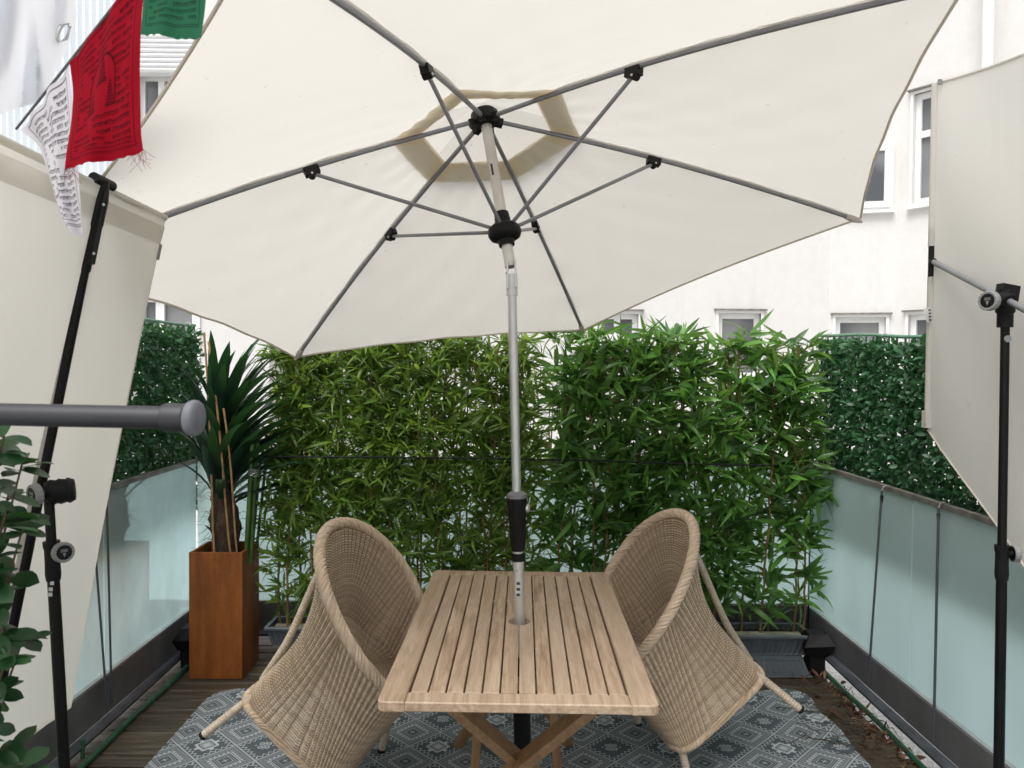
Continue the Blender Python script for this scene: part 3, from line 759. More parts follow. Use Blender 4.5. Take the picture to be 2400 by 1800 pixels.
for k in range(6):
    d0, d1 = tips[(k+1) % 6]-tips[k], tips[k-1]-tips[k]; d0, d1 = d0/np.linalg.norm(d0), d1/np.linalg.norm(d1)
    tp_ = [[ribpt(k, t, .0085)+(d0 if sg > 0 else d1)*abs(sg)*(.0105+.002*math.sin(t*31+k)) for sg in (1, .0, -1)] for t in np.linspace(.20, .99, 40)]
    MB().grid(tp_).build('rib_tape', 'canopy', pr, True)
    path = [ribpt(k, t, -.003) for t in np.linspace(.035, .985, 16)]
    MB().tube(path, .0078, 8).build('rib', 'rib', pr, True)
    # fabric pocket at the rib's tip
    MB().tube([ribpt(k, .955, -.002), ribpt(k, .975, -.004), ribpt(k, 1.002, -.002)], [.011, .013, .006], 8).build('tip_pocket', 'hem', pr, True)
    sp = ribpt(k, Q, -.012); dr = tips[k]-crown; dr /= np.linalg.norm(dr)
    rad = dr-Nn*(dr@Nn); rad /= np.linalg.norm(rad)
    side = np.cross(Nn, rad)
    st = runner+rad*.028+Nn*.004
    MB().tube([st, sp-Nn*.012], .0062, 8).build('strut', 'rib', pr, True)
    br = MB(); br.obox(sp-Nn*.004, dr*.024, side*.0125, np.cross(dr, side)*.013); br.lathe(sp-Nn*.016-side*.013, side, [(0, .012), (.026, .012)], 12)
    b_ = br.build('bracket', 'black', pr)
    MB().lathe(sp-Nn*.018+side*.013, side, [(0, .004), (.003, .0035)], 8).build('rivet', 'wire', b_)
    MB().lathe(sp-Nn*.018-side*.013, -side, [(0, .004), (.003, .0035)], 8).build('rivet', 'wire', b_)
hub = MB().lathe(crown-Nn*.03, Nn, [(0, .026), (.006, .040), (.012, .047), (.045, .047), (.055, .038)], 24)
for k in range(6):
    d = tips[k]-crown; d /= np.linalg.norm(d); s = np.cross(Nn, d); s /= np.linalg.norm(s)
    hub.obox(crown+d*.045-Nn*.004, d*.016, s*.011, np.cross(d, s)*.013)
hub.build('crown_hub', 'black', pr, True)
MB().lathe(runner-Nn*.055, Nn, [(0, .026), (.018, .028), (.020, .036), (.028, .050), (.042, .056), (.060, .053), (.072, .040), (.076, .028), (.115, .024), (.118, .021)], 28).build('runner', 'black', pr, True)
MB().tube([J+Nn*.02, crown-Nn*.02], .0182, 18).build('upper_pole', 'aluwarm', pr, True)
sl = (crown-J)/LC; c_ = J+Nn*.36; sd_ = np.cross(Nn, [0, 1, 0]); sd_ /= np.linalg.norm(sd_); fr_ = np.cross(sd_, Nn)
fr_ = fr_ if fr_[1] < 0 else -fr_
MB().obox(c_+fr_*.0176+sd_*.006, sd_*.0035, fr_*.0012, Nn*.020).build('cord_slot', 'ink', pr)
ax = (J-hole)/np.linalg.norm(J-hole)
foot_p = hole+ax*((.02-hole[2])/ax[2])
low = hole+ax*(.955-hole[2])
MB().tube([J-ax*.03, low], .0148, 18).build('pole', 'alu', pr, True)
MB().tube([low+ax*.02, hole-ax*(.25)], .0178, 18).build('lower_pole', 'aluwarm', pr, True)
tj = MB(); tj.tube([J-ax*.075, J-ax*.005], .0185, 14); tj.obox(J-ax*.01+fr_*.004+sd_*.013, ax*.045, fr_*.013, sd_*.003); tj.obox(J-ax*.01+fr_*.004-sd_*.013, ax*.045, fr_*.013, sd_*.003)
tj.build('tilt_joint', 'alu', pr, True)
MB().lathe(J+fr_*.0+sd_*.016, sd_, [(0, .005), (.003, .004)], 8).build('tilt_bolt', 'ink', pr)
cz = lambda z: hole+ax*((z-hole[2])/ax[2])
ch = MB().lathe(cz(.965), ax, [(0, .021), (.02, .024), (.05, .027), (.09, .028), (.13, .031), (.155, .033), (.175, .034)], 22).build('crank_housing', 'black', pr, True)
MB().lathe(cz(1.138), ax, [(0, .034), (.012, .033), (.022, .020)], 22).build('housing_cap', 'greyplasticdark' if 'greyplasticdark' in MAT else 'darkmetal', ch, True)
MB().lathe(cz(1.105)+np.array([.026, 0, 0]), (1, -.15, 0), [(0, .014), (.012, .014), (.016, .009)], 14).build('crank_knob', 'alu', ch, True)
MB().lathe(cz(.932), ax, [(0, .0215), (.026, .0215)], 20).build('collar', 'black', pr, True)
lbp = cz(.845); lbl = MB()
ang = np.linspace(-.75, .35, 8)-PI/2
lbl.grid([[lbp+np.array([.0181*math.cos(a), .0181*math.sin(a), z]) for a in ang] for z in (-.03, .03)])
L_ = lbl.build('label', 'tagwhite', pr, True)
for z in (-.020, -.002, .017):
    mk = MB(); mk.grid([[lbp+np.array([.0184*math.cos(a), .0184*math.sin(a), z+dz]) for a in ang[2:7]] for dz in (-.005, .004)]); mk.build('label_mark', 'ink', L_, True)
MB().lathe(cz(.905)+np.array([-.006, -.017, 0]), (-.3, -1, 0), [(0, .004), (.004, .002)], 8).build('snap_button', 'wire', pr)

# parasol base: black tube on a weighted plate
pb = empty('parasol_stand', (foot_p[0], foot_p[1], 0)); tag(pb, 'black parasol base tube with a clamp knob standing under the table', 'parasol base')
b0 = np.array([foot_p[0], foot_p[1], 0]); top = cz(.62)
MB().tube([cz(.03), cz(.30), cz(.52), cz(.525), cz(.62)], [.028, .028, .028, .032, .032], 20).build('tube', 'black', pb, True)
MB().lathe(b0+np.array([0, 0, .013]), (0, 0, 1), [(0, .24), (.03, .24), (.045, .21), (.05, .06), (.07, .045), (.08, .030)], 40).build('plate', 'black', pb, True)
kn = cz(.50)+np.array([.03, -.005, 0])
MB().lathe(kn, (1, -.3, 0), [(0, .007), (.012, .007), (.013, .017), (.028, .019), (.034, .013)], 14).build('knob', 'black', pb, True)

# ================================================================== wicker chairs (tipped forward against the table)
S = dict(xb=-.336, zb=.774, xf=.276, zf=.475, w=.314, p=1.172, br=-.21, bwr=.224, bf=.196, bwf=.278, zbot=.161, fr=-.262, fwr=.282, ff=.246, fwf=.25)
def rim(ph):
    q = (1-np.cos(ph))/2
    return np.stack([S['xb']+(S['xf']-S['xb'])*q, S['w']*np.sin(ph), S['zb']+(S['zf']-S['zb'])*q**S['p']], -1)
def bottom(ph):
    c, s = np.cos(ph), np.sin(ph); k = .30
    xm, ax_ = (S['br']+S['bf'])/2, (S['bf']-S['br'])/2/.901
    x = xm-ax_*np.sign(c)*np.abs(c)**k; tt = np.clip((x-S['br'])/(S['bf']-S['br']), 0, 1)
    wd = (S['bwr']+(S['bwf']-S['bwr'])*tt)/.901
    return np.stack([x, wd*np.sign(s)*np.abs(s)**k, np.full_like(x, S['zbot'])], -1)
def skirt(ph, t):
    R_, B_ = rim(ph), bottom(ph); t = np.asarray(t)[..., None]
    P = R_*(1-t)+B_*t; ctr = np.stack([np.full_like(ph, -.02), ph*0, ph*0], -1); inw = ctr-P*np.array([1, 1, 0]); inw[..., 2] = 0
    back = (np.cos(ph)*.5+.5)[..., None]
    return P+inw*np.sin(PI*t)*(.03+.29*back**2)
def bowl(ph, t):
    t = np.asarray(t); cen = np.array([.03, 0, .385]); u = np.clip(t/.66, 0, 1); v = np.clip((t-.66)/.34, 0, 1)[..., None]
    wall = skirt(ph, u*.52)
    inw = cen-wall; inw[..., 2] = 0; inw /= np.linalg.norm(inw, axis=-1)[..., None]+1e-9
    wall = wall+inw*(.012+.03*u[..., None]**2)
    low = wall.copy(); low[..., 2] = np.maximum(low[..., 2], .36)
    flat = low*(1-v)+cen*v
    return np.where(t[..., None] < .66, low, flat)
def even(surf, n, t=.6):
    """angles that space the ribs evenly round the body"""
    p = np.linspace(0, 2*PI, 1441); P = surf(p, np.full(1441, .6)); P0 = surf(p, np.full(1441, .05))
    d = np.linalg.norm(np.diff(P, axis=0), axis=1)+np.linalg.norm(np.diff(P0, axis=0), axis=1); L = np.concatenate([[0], np.cumsum(d)])
    return np.interp(np.arange(n)/n*L[-1], L, p)
def weave(surf, rows, ribs, t0, t1, hw, ht, amp):
    n = ribs*2; V, Fq = [], []; ph = even(surf, n)
    for j in range(rows):
        t = t0+(t1-t0)*(j+.5)/rows
        P = surf(ph, np.full(n, t)); P2 = surf(ph, np.full(n, t+.004)); Tn = np.roll(P, -1, 0)-np.roll(P, 1, 0); Tn /= np.linalg.norm(Tn, axis=1)[:, None]
        Dn = P2-P; Dn -= Tn*(np.sum(Dn*Tn, 1))[:, None]; Dn /= np.linalg.norm(Dn, axis=1)[:, None]+1e-9; N = np.cross(Tn, Dn)
        i = np.arange(n); k = np.where(i % 2 == 0, np.where((i//2) % 2 == 0, 1, -1), 0)[:, None]
        Cc = P+N*k*amp; Hw = hw*(1-.15*(k == 0))
        q = np.stack([Cc+Dn*Hw, Cc+N*ht+Dn*Hw*.35, Cc+N*ht-Dn*Hw*.35, Cc-Dn*Hw, Cc-N*ht], 1)     # five-sided strand
        b = j*n*5; V.append(q.reshape(-1, 3))
        I = i*5; Inx = ((i+1) % n)*5
        for s in range(5): Fq.append(np.stack([b+I+s, b+Inx+s, b+Inx+(s+1) % 5, b+I+(s+1) % 5], 1))
    return np.concatenate(V), np.concatenate(Fq)
def rib_tubes(surf, ribs, t0, t1, r, seg):
    V, Fq = [], []; ts = np.linspace(t0, t1, seg); o = 0; phs = even(surf, ribs)
    for i in range(ribs):
        ph = np.full(seg, phs[i]); P = surf(ph, ts); T = np.gradient(P, axis=0); T /= np.linalg.norm(T, axis=1)[:, None]
        a = np.cross(T, [0.3, .5, .8]); a /= np.linalg.norm(a, axis=1)[:, None]; b = np.cross(T, a)
        V.append(np.stack([P+r*a, P+r*b, P-r*a, P-r*b], 1).reshape(-1, 3)); I = np.arange(seg-1)*4+o
        for s in range(4): Fq.append(np.stack([I+s, I+(s+1) % 4, I+4+(s+1) % 4, I+4+s], 1))
        o += seg*4
    return np.concatenate(V), np.concatenate(Fq)
def flat_strip(name, V, Fq, mat): return fast_mesh(name, V, Fq, mat, True)
def make_chair():
    parts = []
    parts.append(('skirt', flat_strip('skirt', *weave(skirt, 52, 176, .03, .985, .0042, .0020, .0042), 'wicker'), None))
    parts.append(('skirt_core', flat_strip('skirt_core', *rib_tubes(skirt, 176, .01, 1.0, .0021, 14), 'wickerrib'), 'skirt'))
    parts.append(('bowl', flat_strip('bowl', *weave(bowl, 52, 168, .03, .93, .0042, .0020, .0042), 'wicker'), None))
    parts.append(('bowl_core', flat_strip('bowl_core', *rib_tubes(bowl, 168, .01, .95, .0021, 14), 'wickerrib'), 'bowl'))
    # braided rim: two opposite-handed sets of flat strands round the hoop
    mb = MB(); n = 420; ph = np.linspace(0, 2*PI, n+1); C_ = rim(ph); T = np.gradient(C_, axis=0); T[0] = T[-1] = (C_[1]-C_[-2]); T /= np.linalg.norm(T, axis=1)[:, None]
    out = C_-np.array([-.03, 0, .2]); out -= T*np.sum(out*T, 1)[:, None]; out /= np.linalg.norm(out, axis=1)[:, None]; bn = np.cross(T, out)
    for hand in (1,):
        for i in range(6):
            a = 2*PI*i/6+hand*ph*21; rr = .0125+0*ph
            pth = C_+out*(rr*np.cos(a))[:, None]+bn*(rr*np.sin(a))[:, None]
            mb.tube(pth, .0088, 6, False)
    mb.tube(C_, .0125, 8, False)
    me = mb.mesh('rim', True); me.materials.append(MAT['wicker']); parts.append(('rim', me, None))
    # bottom band
    mb = MB(); Bq = bottom(ph); T = np.gradient(Bq, axis=0); T /= np.linalg.norm(T, axis=1)[:, None]+1e-9
    o_ = np.cross(T, [0, 0, 1.])
    for i in range(5):
        a = 2*PI*i/5+ph*40
        mb.tube(Bq+o_*(.009*np.cos(a))[:, None]+np.array([0, 0, 1.])*(.009*np.sin(a))[:, None], .0048, 4, False)
    me = mb.mesh('bottom_band', True); me.materials.append(MAT['wicker']); parts.append(('bottom_band', me, None))
    return parts
def leg_meshes(near):
    out = []
    def path(cp, n):
        o_ = []
        for a, b in zip(cp[:-1], cp[1:]): o_ += [a+(b-a)*t for t in np.linspace(0, 1, n, endpoint=False)]
        P = np.array(o_+[cp[-1]])
        for _ in range(14): P[1:-1] = (P[:-2]+P[1:-1]*2+P[2:])/4
        return P
    def wrapped(cp, r=.0145):
        P = path([np.array(c, float) for c in cp], 16); L = np.concatenate([[0], np.cumsum(np.linalg.norm(np.diff(P, axis=0), axis=1))]); nn_ = int(L[-1]/.0028); s = np.linspace(0, L[-1], nn_)
        Pi = np.stack([np.interp(s, L, P[:, k]) for k in range(3)], 1); rr = r*(1+.075*np.where(np.arange(nn_) % 4 == 0, -1, np.where(np.arange(nn_) % 4 == 2, 1, .4)))
        me = MB().tube(Pi, rr, 10).mesh('leg', True); me.materials.append(MAT['wrap'])
        d = P[-1]-P[-3]; d /= np.linalg.norm(d)
        cap = MB().lathe(P[-1]-d*.006, d, [(0, .0156), (.010, .0156), (.013, .012)], 14).mesh('foot_cap'); cap.materials.append(MAT['black'])
        out.append((me, cap))
    n = near
    wrapped([(-.20, n*.212, .18), (S['br'], n*S['bwr'], S['zbot']), (S['fr'], n*S['fwr'], 0)])
    wrapped([(-.322, -n*.14, .735), (-.335, -n*.135, .58), (-.285, -n*.13, .22), (-.295, -n*.14, 0)])
    for sx in (1, -1): wrapped([(.190, sx*.262, .175), (S['bf'], sx*S['bwf']*.97, S['zbot']), (S['ff'], sx*S['fwf']*1.06, .004)])
    return out
chair_parts = make_chair()
def place_chair(X_, Y_, yw, pt, near, label):
    r = empty('wicker_chair'); tag(r, label, 'chair', 'wicker chairs tipped against the table')
    made = {}
    for nm, me, par in chair_parts:
        o = bpy.data.objects.new(nm, me); col.objects.link(o)
        o.parent = r if par is None else made[par]; made[nm] = o
    for me, cap in leg_meshes(near):
        o = bpy.data.objects.new('leg', me); col.objects.link(o); o.parent = r
        c = bpy.data.objects.new('foot_cap', cap); col.objects.link(c); c.parent = o
    r.matrix_world = Matrix.Translation((X_, Y_, .012)) @ Matrix.Rotation(yw, 4, 'Z') @ Matrix.Rotation(pt, 4, 'Y') @ Matrix.Translation((-S['ff'], 0, 0))
    return r
place_chair(.641, 3.046, 3.338, .567, 1, 'cream wicker tub chair tipped forward on the broad-leaved bamboo side of the table')
place_chair(-.557, 2.806, -.232, .561, -1, 'cream wicker tub chair tipped forward on the corten planter side of the table')

# ================================================================== corten planter with palm and canes
PX0, PX1, PY0, PY1, PH = -1.567, -1.303, 3.79, 4.05, .632
pc = empty('corten_planter', ((PX0+PX1)/2, (PY0+PY1)/2, 0)); tag(pc, 'tall square rust-coloured corten steel planter standing in the deck corner', 'planter')
c0 = MB(); tck = .014
c0.box((PX0, PY0, 0), (PX1, PY0+tck, PH), .002); c0.box((PX0, PY1-tck, 0), (PX1, PY1, PH-.0015), .002)
c0.box((PX0+.0006, PY0+tck, 0), (PX0+tck, PY1-tck, PH-.001)); c0.box((PX1-tck, PY0+tck, 0), (PX1-.0006, PY1-tck, PH-.001))
c0.build('shell', 'corten', pc)
MB().box((PX0+tck, PY0+tck, PH-.16), (PX1-tck, PY1-tck, PH-.075)).build('soil', 'soil', pc)
cx, cy = (PX0+PX1)/2-.005, (PY0+PY1)/2
pm = empty('palm', (cx, cy, PH-.08)); tag(pm, 'dark green strap-leaved palm with a fibrous brown trunk in the corten planter', 'palm')
tk = MB(); ang = np.linspace(0, 2*PI, 17)[:-1]; Gt = []
for i in range(32):
    z = PH-.08+i*.025; t = i/31; r = .058*(1-.35*t)+.022*math.exp(-((z-.76)/.09)**2); row = []
    for a in ang: row.append((cx+.02*math.sin(z*4)+(r*(1+.14*math.sin(a*5+z*60)+.08*random.uniform(-1, 1)))*math.cos(a), cy+(r*(1+.14*math.cos(a*4-z*50)))*math.sin(a), z))
    row.append(row[0]); Gt.append(row)
tk.grid(Gt); tk.build('trunk', 'trunk', pm, True)
fb = MB()
for i in range(90):
    a = random.uniform(0, 2*PI); z = random.uniform(.62, 1.12); r = .05; p0 = np.array([cx+r*math.cos(a), cy+r*math.sin(a), z]); d = np.array([math.cos(a)*.07+random.uniform(-.03, .03), math.sin(a)*.07, random.uniform(-.06, .05)])
    fb.tube([p0, p0+d*.5+np.array([0, 0, .015]), p0+d*.9+np.array([random.uniform(-.02, .02), 0, -.01]), p0+d*1.1], [.0012, .001, .0008, .0005], 4)
for i in range(16):
    a = random.uniform(0, 2*PI); z = .68+i*.028; p0 = np.array([cx+.045*math.cos(a), cy+.045*math.sin(a), z]); d = np.array([math.cos(a)*.05, math.sin(a)*.05, .045])
    fb.tube([p0, p0+d*.6, p0+d], [.008, .006, .001], 5)
f_ = fb.build('fibre', 'trunk', pm); f_['kind'] = 'stuff'
nl = 110
for i in range(nl):
    t = i/nl; a = i*2.39996+random.uniform(-.25, .25); zb = .84+.48*t; el = math.radians(np.interp(t, [0, .06, .25, .6, 1], [30, 45, 54, 62, 82])+random.uniform(-10, 10))
    L = random.uniform(.44, .58)*(1-.06*t); Wd = random.uniform(.042, .060)
    if math.cos(a) < -.35: L *= .86                                  # kept short on the railing side
    arch = random.uniform(.2, .55)*(1.1-.4*t)
    tv, tf = leaf_template(L, Wd, arch, .30, .42, 9, .7)
    d = np.array([[math.cos(a)*math.cos(el)*(1.05 if math.cos(a) > 0 else .55)+.16, (math.sin(a)*math.cos(el)*(.85 if math.sin(a) > 0 else .5))-.02, math.sin(el)]]); Rm = frames(d, np.array([[0, 0, 1.]])+.001, np.array([random.uniform(-.5, .5)]))[0]
    org = np.array([cx+.02*math.sin(zb*4)+.03*math.cos(a), cy+.03*math.sin(a), zb]); V = tv@Rm.T+org-np.array(pm.location)
    # keep blades out of the railing
    wx = V[:, 0]+pm.location[0]; V[:, 0] += np.maximum(0, (RXL+.05)-wx)*.9
    me = fast_mesh('blade', V, tf, 'palm'); o = bpy.data.objects.new('blade', me); col.objects.link(o); o.parent = pm
def cane(label, pa, pb, ya, yb, r, mat='cane', cat='cane', nodes=True, group=None, name='bamboo_cane'):
    a, b = at(*pa, Y=ya), at(*pb, Y=yb); n = 30; P = [a+(b-a)*t+np.array([.006*math.sin(t*5), 0, 0]) for t in np.linspace(0, 1, n)]
    rr = [r*(1+(.16 if nodes and i % 6 == 0 else 0)) for i in range(n)]
    o = MB().tube(P, rr, 8).build(name, mat, None, True, tuple(b)); return tag(o, label, cat, group)
cane('thin bamboo cane in the corten planter leaning left of the palm trunk', (478, 779), (506, 1318), 3.80, 3.84, .0055)
cane('thin bamboo cane crossing in front of the palm trunk in the corten planter', (489, 800), (545, 1318), 3.78, 3.83, .0055)
cane('short thin bamboo cane on the wire-tied stake side of the palm trunk', (524, 957), (560, 1312), 3.78, 3.83, .0050)
gs = empty('green_stake_bundle', tuple(at(582, 1300, Y=3.9))); tag(gs, 'bundle of thick green stakes tied with wire behind the palm trunk', 'stakes')
for (pa, pb, y) in (((592, 1040), (576, 1318), 3.87), ((603, 1038), (586, 1318), 3.895)):
    a, b = at(*pa, Y=y), at(*pb, Y=y); MB().tube([a+(b-a)*t for t in np.linspace(0, 1, 20)], [.0115*(1+(.1 if i % 6 == 0 else 0)) for i in range(20)], 9).build('stake', 'greencane', gs, True)
wr = MB(); cw = at(594, 1107, Y=3.882)
for k in range(6):
    wr.tube([cw+np.array([.026*math.cos(t), .024*math.sin(t), -.014+.006*k+.004*math.sin(t*2+k)]) for t in np.linspace(0, 2*PI, 18)], .0022, 5, False)
wr.build('wire_tie', 'wire', gs, True)
for i, (pa, pb, y) in enumerate((((611, 1074), (588, 1318), 4.0), ((624, 1074), (600, 1300), 4.02))):
    a, b = at(*pa, Y=y), at(*pb, Y=y)
    tag(MB().tube([a, b], .0075, 8).build('garden_stake', 'greenrod', None, True, tuple(b)), ('dark green garden stake leaning just behind the wire-tied green stakes', 'dark green garden stake leaning next to the fine-leaved bamboo')[i], 'stake', 'stakes leaning in the corten planter')

# ================================================================== bamboo screens in planters
def planter_box(label, x0, x1, y0, y1, z0, z1, flip=False, board=True):
    r = empty('planter_box', ((x0+x1)/2, (y0+y1)/2, z0)); tag(r, label, 'planter')
    h = z1-z0; ins = .032; N = 2*int((x1-x0)/.028); G = []
    def outline(inset, flute):
        X0, X1, Y0, Y1 = x0+inset, x1-inset, y0+inset*.6, y1-inset*.6; P = []
        xs = np.linspace(X0, X1, N)
        P += [(x, Y0+(flute if i % 2 else 0)) for i, x in enumerate(xs)]; ys = np.linspace(Y0, Y1, 12)
        P += [(X1-(flute if i % 2 else 0), y) for i, y in enumerate(ys)][1:-1]
        P += [(x, Y1-(flute if i % 2 else 0)) for i, x in enumerate(xs[::-1])]; P += [(X0+(flute if i % 2 else 0), y) for i, y in enumerate(ys[::-1])][1:-1]
        return P
    lv = [(0, ins, .0), (.10, ins*.92, .004), (.80, ins*.25, .004), (.84, ins*.2, 0)]
    for t, i, f in lv: z = z1-h*t if flip else z0+h*t; p = outline(i, f); G.append([(*q, z) for q in p+[p[0]]])
    mb = MB().grid(G); n = len(G[0])-1; mb.f.append(tuple(range(n)) if not flip else tuple(range(n))[::-1]); mb.build('box', 'planterbox', r)
    zr = z0 if flip else z1; zz = (zr, zr+h*.13) if flip else (zr-h*.16, zr)
    rm = MB(); tW = .014
    rm.box((x0-.006, y0-.006, zz[0]), (x1+.006, y0+tW, zz[1]), .003); rm.box((x0-.006, y1-tW, zz[0]), (x1+.006, y1+.006, zz[1]), .003)
    rm.box((x0-.0055, y0+tW, zz[0]+.0005), (x0+tW, y1-tW, zz[1]-.0005)); rm.box((x1-tW, y0+tW, zz[0]+.0005), (x1+.0055, y1-tW, zz[1]-.0005)); rm.build('rim', 'planterbox', r)
    if not flip:
        MB().box((x0+.02, y0+.015, z0+h*.5), (x1-.02, y1-.015, z1-.03)).build('soil', 'soil', r)
        if board: MB().box((x0+.03, y0+.06, z1-.028), (x1-.04, y0+.10, z1-.012), .002).build('board', 'board', r)
    return r
planter_box('slate plastic planter holding the broad-leaved bamboo, resting on an overturned one', .80, 1.585, 3.90, 4.10, .088, .196)
planter_box('overturned slate plastic planter lying under the broad-leaved bamboo planter', .83, 1.555, 3.845, 4.08, .001, .0865, True)
planter_box('slate plastic planter holding fine-leaved bamboo beside the corten planter', -1.225, -.52, 3.90, 4.08, .118, .222)
planter_box('overturned slate plastic planter carrying the fine-leaved bamboo planter', -1.13, -.54, 3.96, 4.08, .001, .1165, True)
planter_box('slate plastic planter holding fine-leaved bamboo behind the table', -.50, .18, 3.90, 4.08, .001, .16)
planter_box('slate plastic planter holding the broad-leaved bamboo behind the table', .20, .78, 3.90, 4.10, .001, .16)

def bamboo(name, label, xs, zlo, zhi, mat, L, W, clusters, per, spread, tpl, keep, dens_lo=.42, ybase=4.0, ydepth=.07):
    r = empty(name, (float(np.mean(xs)), ybase, .15)); tag(r, label, 'bamboo')
    P, D, Sc, Tw = [], [], [], []; twg = MB()
    for x in xs:
        y = ybase+random.uniform(-ydepth, ydepth)*.5; top = zhi+random.uniform(-.14, .02); ph = random.uniform(0, 6)
        pts = [(x+.03*math.sin(z*2+ph)+random.uniform(-.004, .004)+(z-.1)*random.uniform(-.006, .006), y+.015*math.cos(z*2.4+ph), z) for z in np.linspace(zlo, top, 26)]
        MB().tube(pts, [.0062*(1-.5*i/25)*(1.22 if i % 3 == 0 else 1) for i in range(26)], 6).build('culm', 'culm', r, True)
        pts = np.array(pts)
        for c in range(clusters):
            tz = random.random()**.86; k = .06+.94*tz
            if tz < .5 and random.random() > dens_lo+tz: continue
            q = np.array([np.interp(k, np.linspace(0, 1, 26), pts[:, a]) for a in range(3)])
            az = random.uniform(0, 2*PI); o = random.uniform(.03, spread)
            dd = np.array([math.cos(az), math.sin(az)*.55, random.uniform(.1, .9)]); dd /= np.linalg.norm(dd); tip = q+dd*o
            tip[1] = min(tip[1], RY-.05); tip[2] = min(tip[2], zhi+.02)
            twg.tube([q, q*.45+tip*.55+np.array([0, 0, .006]), tip], [.0016, .0013, .0009], 4)
            for j in range(per):
                e = dd*.7+np.array([random.gauss(0, .75), random.gauss(0, .55), random.gauss(.05, .55)]); e /= np.linalg.norm(e)
                b = tip-dd*o*random.uniform(0, .55)*(j > 1)
                if b[2] > zhi-.04 and e[2] > .75: e[2] = .5
                P.append(b); D.append(e); Sc.append(random.uniform(.55, 1.22)); Tw.append(random.gauss(0, .7))
    twg.build('twig', 'twig', r)['kind'] = 'stuff'
    P = np.array(P); D = np.array(D); m_ = len(P); up = np.tile([0, -.35, 1.], (m_, 1))+rng.normal(0, .2, (m_, 3)); Rm = frames(D, up, np.array(Tw))
    tips_y = P[:, 1]+D[:, 1]*L; P[:, 1] -= np.maximum(0, tips_y-(RY-.02))
    scatter(r, 'foliage', [leaf_template(L*a, W*b, ar, .3, .36, 6, tpl) for a, b, ar in ((1, 1, .1), (.9, 1.1, .28), (1.1, .95, .5), (.8, .9, .05), (.95, .8, -.15), (1.0, .7, .8))], P, Rm, np.array(Sc), mat, keep)
    return len(P)
n1 = bamboo('fine_bamboo', 'fine-leaved artificial bamboo screen growing beside the palm', list(np.linspace(-1.17, -.52, 13)+rng.uniform(-.02, .02, 13)), .15, 1.74, 'bam1', .108, .0180, 112, 7, .13, .85, 300)
n2 = bamboo('fine_bamboo', 'fine-leaved artificial bamboo screen growing behind the parasol pole', list(np.linspace(-.46, .11, 12)+rng.uniform(-.02, .02, 12)), .10, 1.76, 'bam1', .108, .0180, 100, 7, .12, .85, 300)
n3 = bamboo('broad_bamboo', 'broad-leaved bamboo screen growing behind the chair in the stacked slate planters', list(np.linspace(.78, 1.55, 12)+rng.uniform(-.02, .02, 12)), .14, 1.72, 'bam2', .150, .0285, 60, 6, .13, .8, 300, .55)
n4 = bamboo('broad_bamboo', 'broad-leaved bamboo screen growing between the parasol pole and the stacked planters', list(np.linspace(.27, .74, 9)+rng.uniform(-.02, .02, 9)), .12, 1.73, 'bam2', .150, .0285, 60, 6, .13, .8, 300, .55)
print('bamboo leaves', n1, n2, n3, n4)

# ================================================================== artificial hedges outside the side railings
def hedge(label, X0, sx, ya, yb, zlo, ztop_a, ztop_b, n):
    r = empty('hedge_screen', (X0, (ya+yb)/2, zlo)); tag(r, label, 'hedge')
    Y = rng.uniform(ya, yb, n); zt = ztop_a+(ztop_b-ztop_a)*(Y-ya)/(yb-ya); Z = zlo+(zt-.02-zlo)*rng.uniform(0, 1, n)
    Xp = X0+sx*(rng.uniform(-.02, .05, n))
    D = np.stack([sx*np.abs(rng.normal(.55, .45, n)), rng.normal(0, .75, n), rng.normal(.12, .75, n)], 1)
    up = np.tile([sx*.4, 0, 1.], (n, 1))+rng.normal(0, .25, (n, 3))
    Rm = frames(D, up, rng.normal(0, .6, n))
    reach = Xp+D[:, 0]/np.linalg.norm(D, axis=1)*.062; lim = X0+sx*.052; Xp -= sx*np.maximum(0, sx*(reach-lim))*(Z < 1.08)
    scatter(r, 'foliage', [leaf_template(.045*a, .0205*b, ar, .22, .6, 5, .75) for a, b, ar in ((1, 1, .15), (.85, 1.1, .3), (1.1, .9, .05))], np.stack([Xp, Y, Z], 1), Rm, rng.uniform(.7, 1.15, n), 'hedge', 300)
    MB().tube([(X0+sx*.012, y, z+.012+.004*math.sin(y*7)) for y, z in zip(np.linspace(ya, yb, 20), np.linspace(ztop_a, ztop_b, 20))], .0085, 8).build('top_rod', 'greenrodpale', r, True)
    for y in np.arange(ya+.1, yb, .42):
        zt_ = ztop_a+(ztop_b-ztop_a)*(y-ya)/(yb-ya); MB().tube([(X0-sx*.006, y, zlo-.60), (X0-sx*.006, y, zt_)], .0095, 8).build('stake', 'greenrod', r, True)
    lt = MB()
    for y in np.arange(ya+.015, yb, .075):
        zt_ = ztop_a+(ztop_b-ztop_a)*(y-ya)/(yb-ya); lt.box((X0+sx*.018-.003, y-.005, zlo), (X0+sx*.018+.003, y+.005, zt_+.006))
    lt.build('lattice', 'greenrod', r)['kind'] = 'stuff'
    for y in np.linspace(ya+.25, yb-.1, 5):
        zt_ = ztop_a+(ztop_b-ztop_a)*(y-ya)/(yb-ya)
        MB().tube([(X0+sx*.012+.013*math.cos(t), y+.004*math.sin(t*2), zt_+.012+.013*math.sin(t)) for t in np.linspace(0, 2*PI, 14)], .0022, 5, False).build('zip_tie', 'tagwhite', r, True)
hedge('leafy green artificial hedge screen above the railing beside the palm', RXL-.080, 1, 1.7, 4.44, .72, 1.735, 1.775, 23000)
hedge('leafy green artificial hedge screen above the railing behind the slack cream shade', RXR+.080, -1, 1.5, 4.30, .68, 1.62, 1.745, 24000)

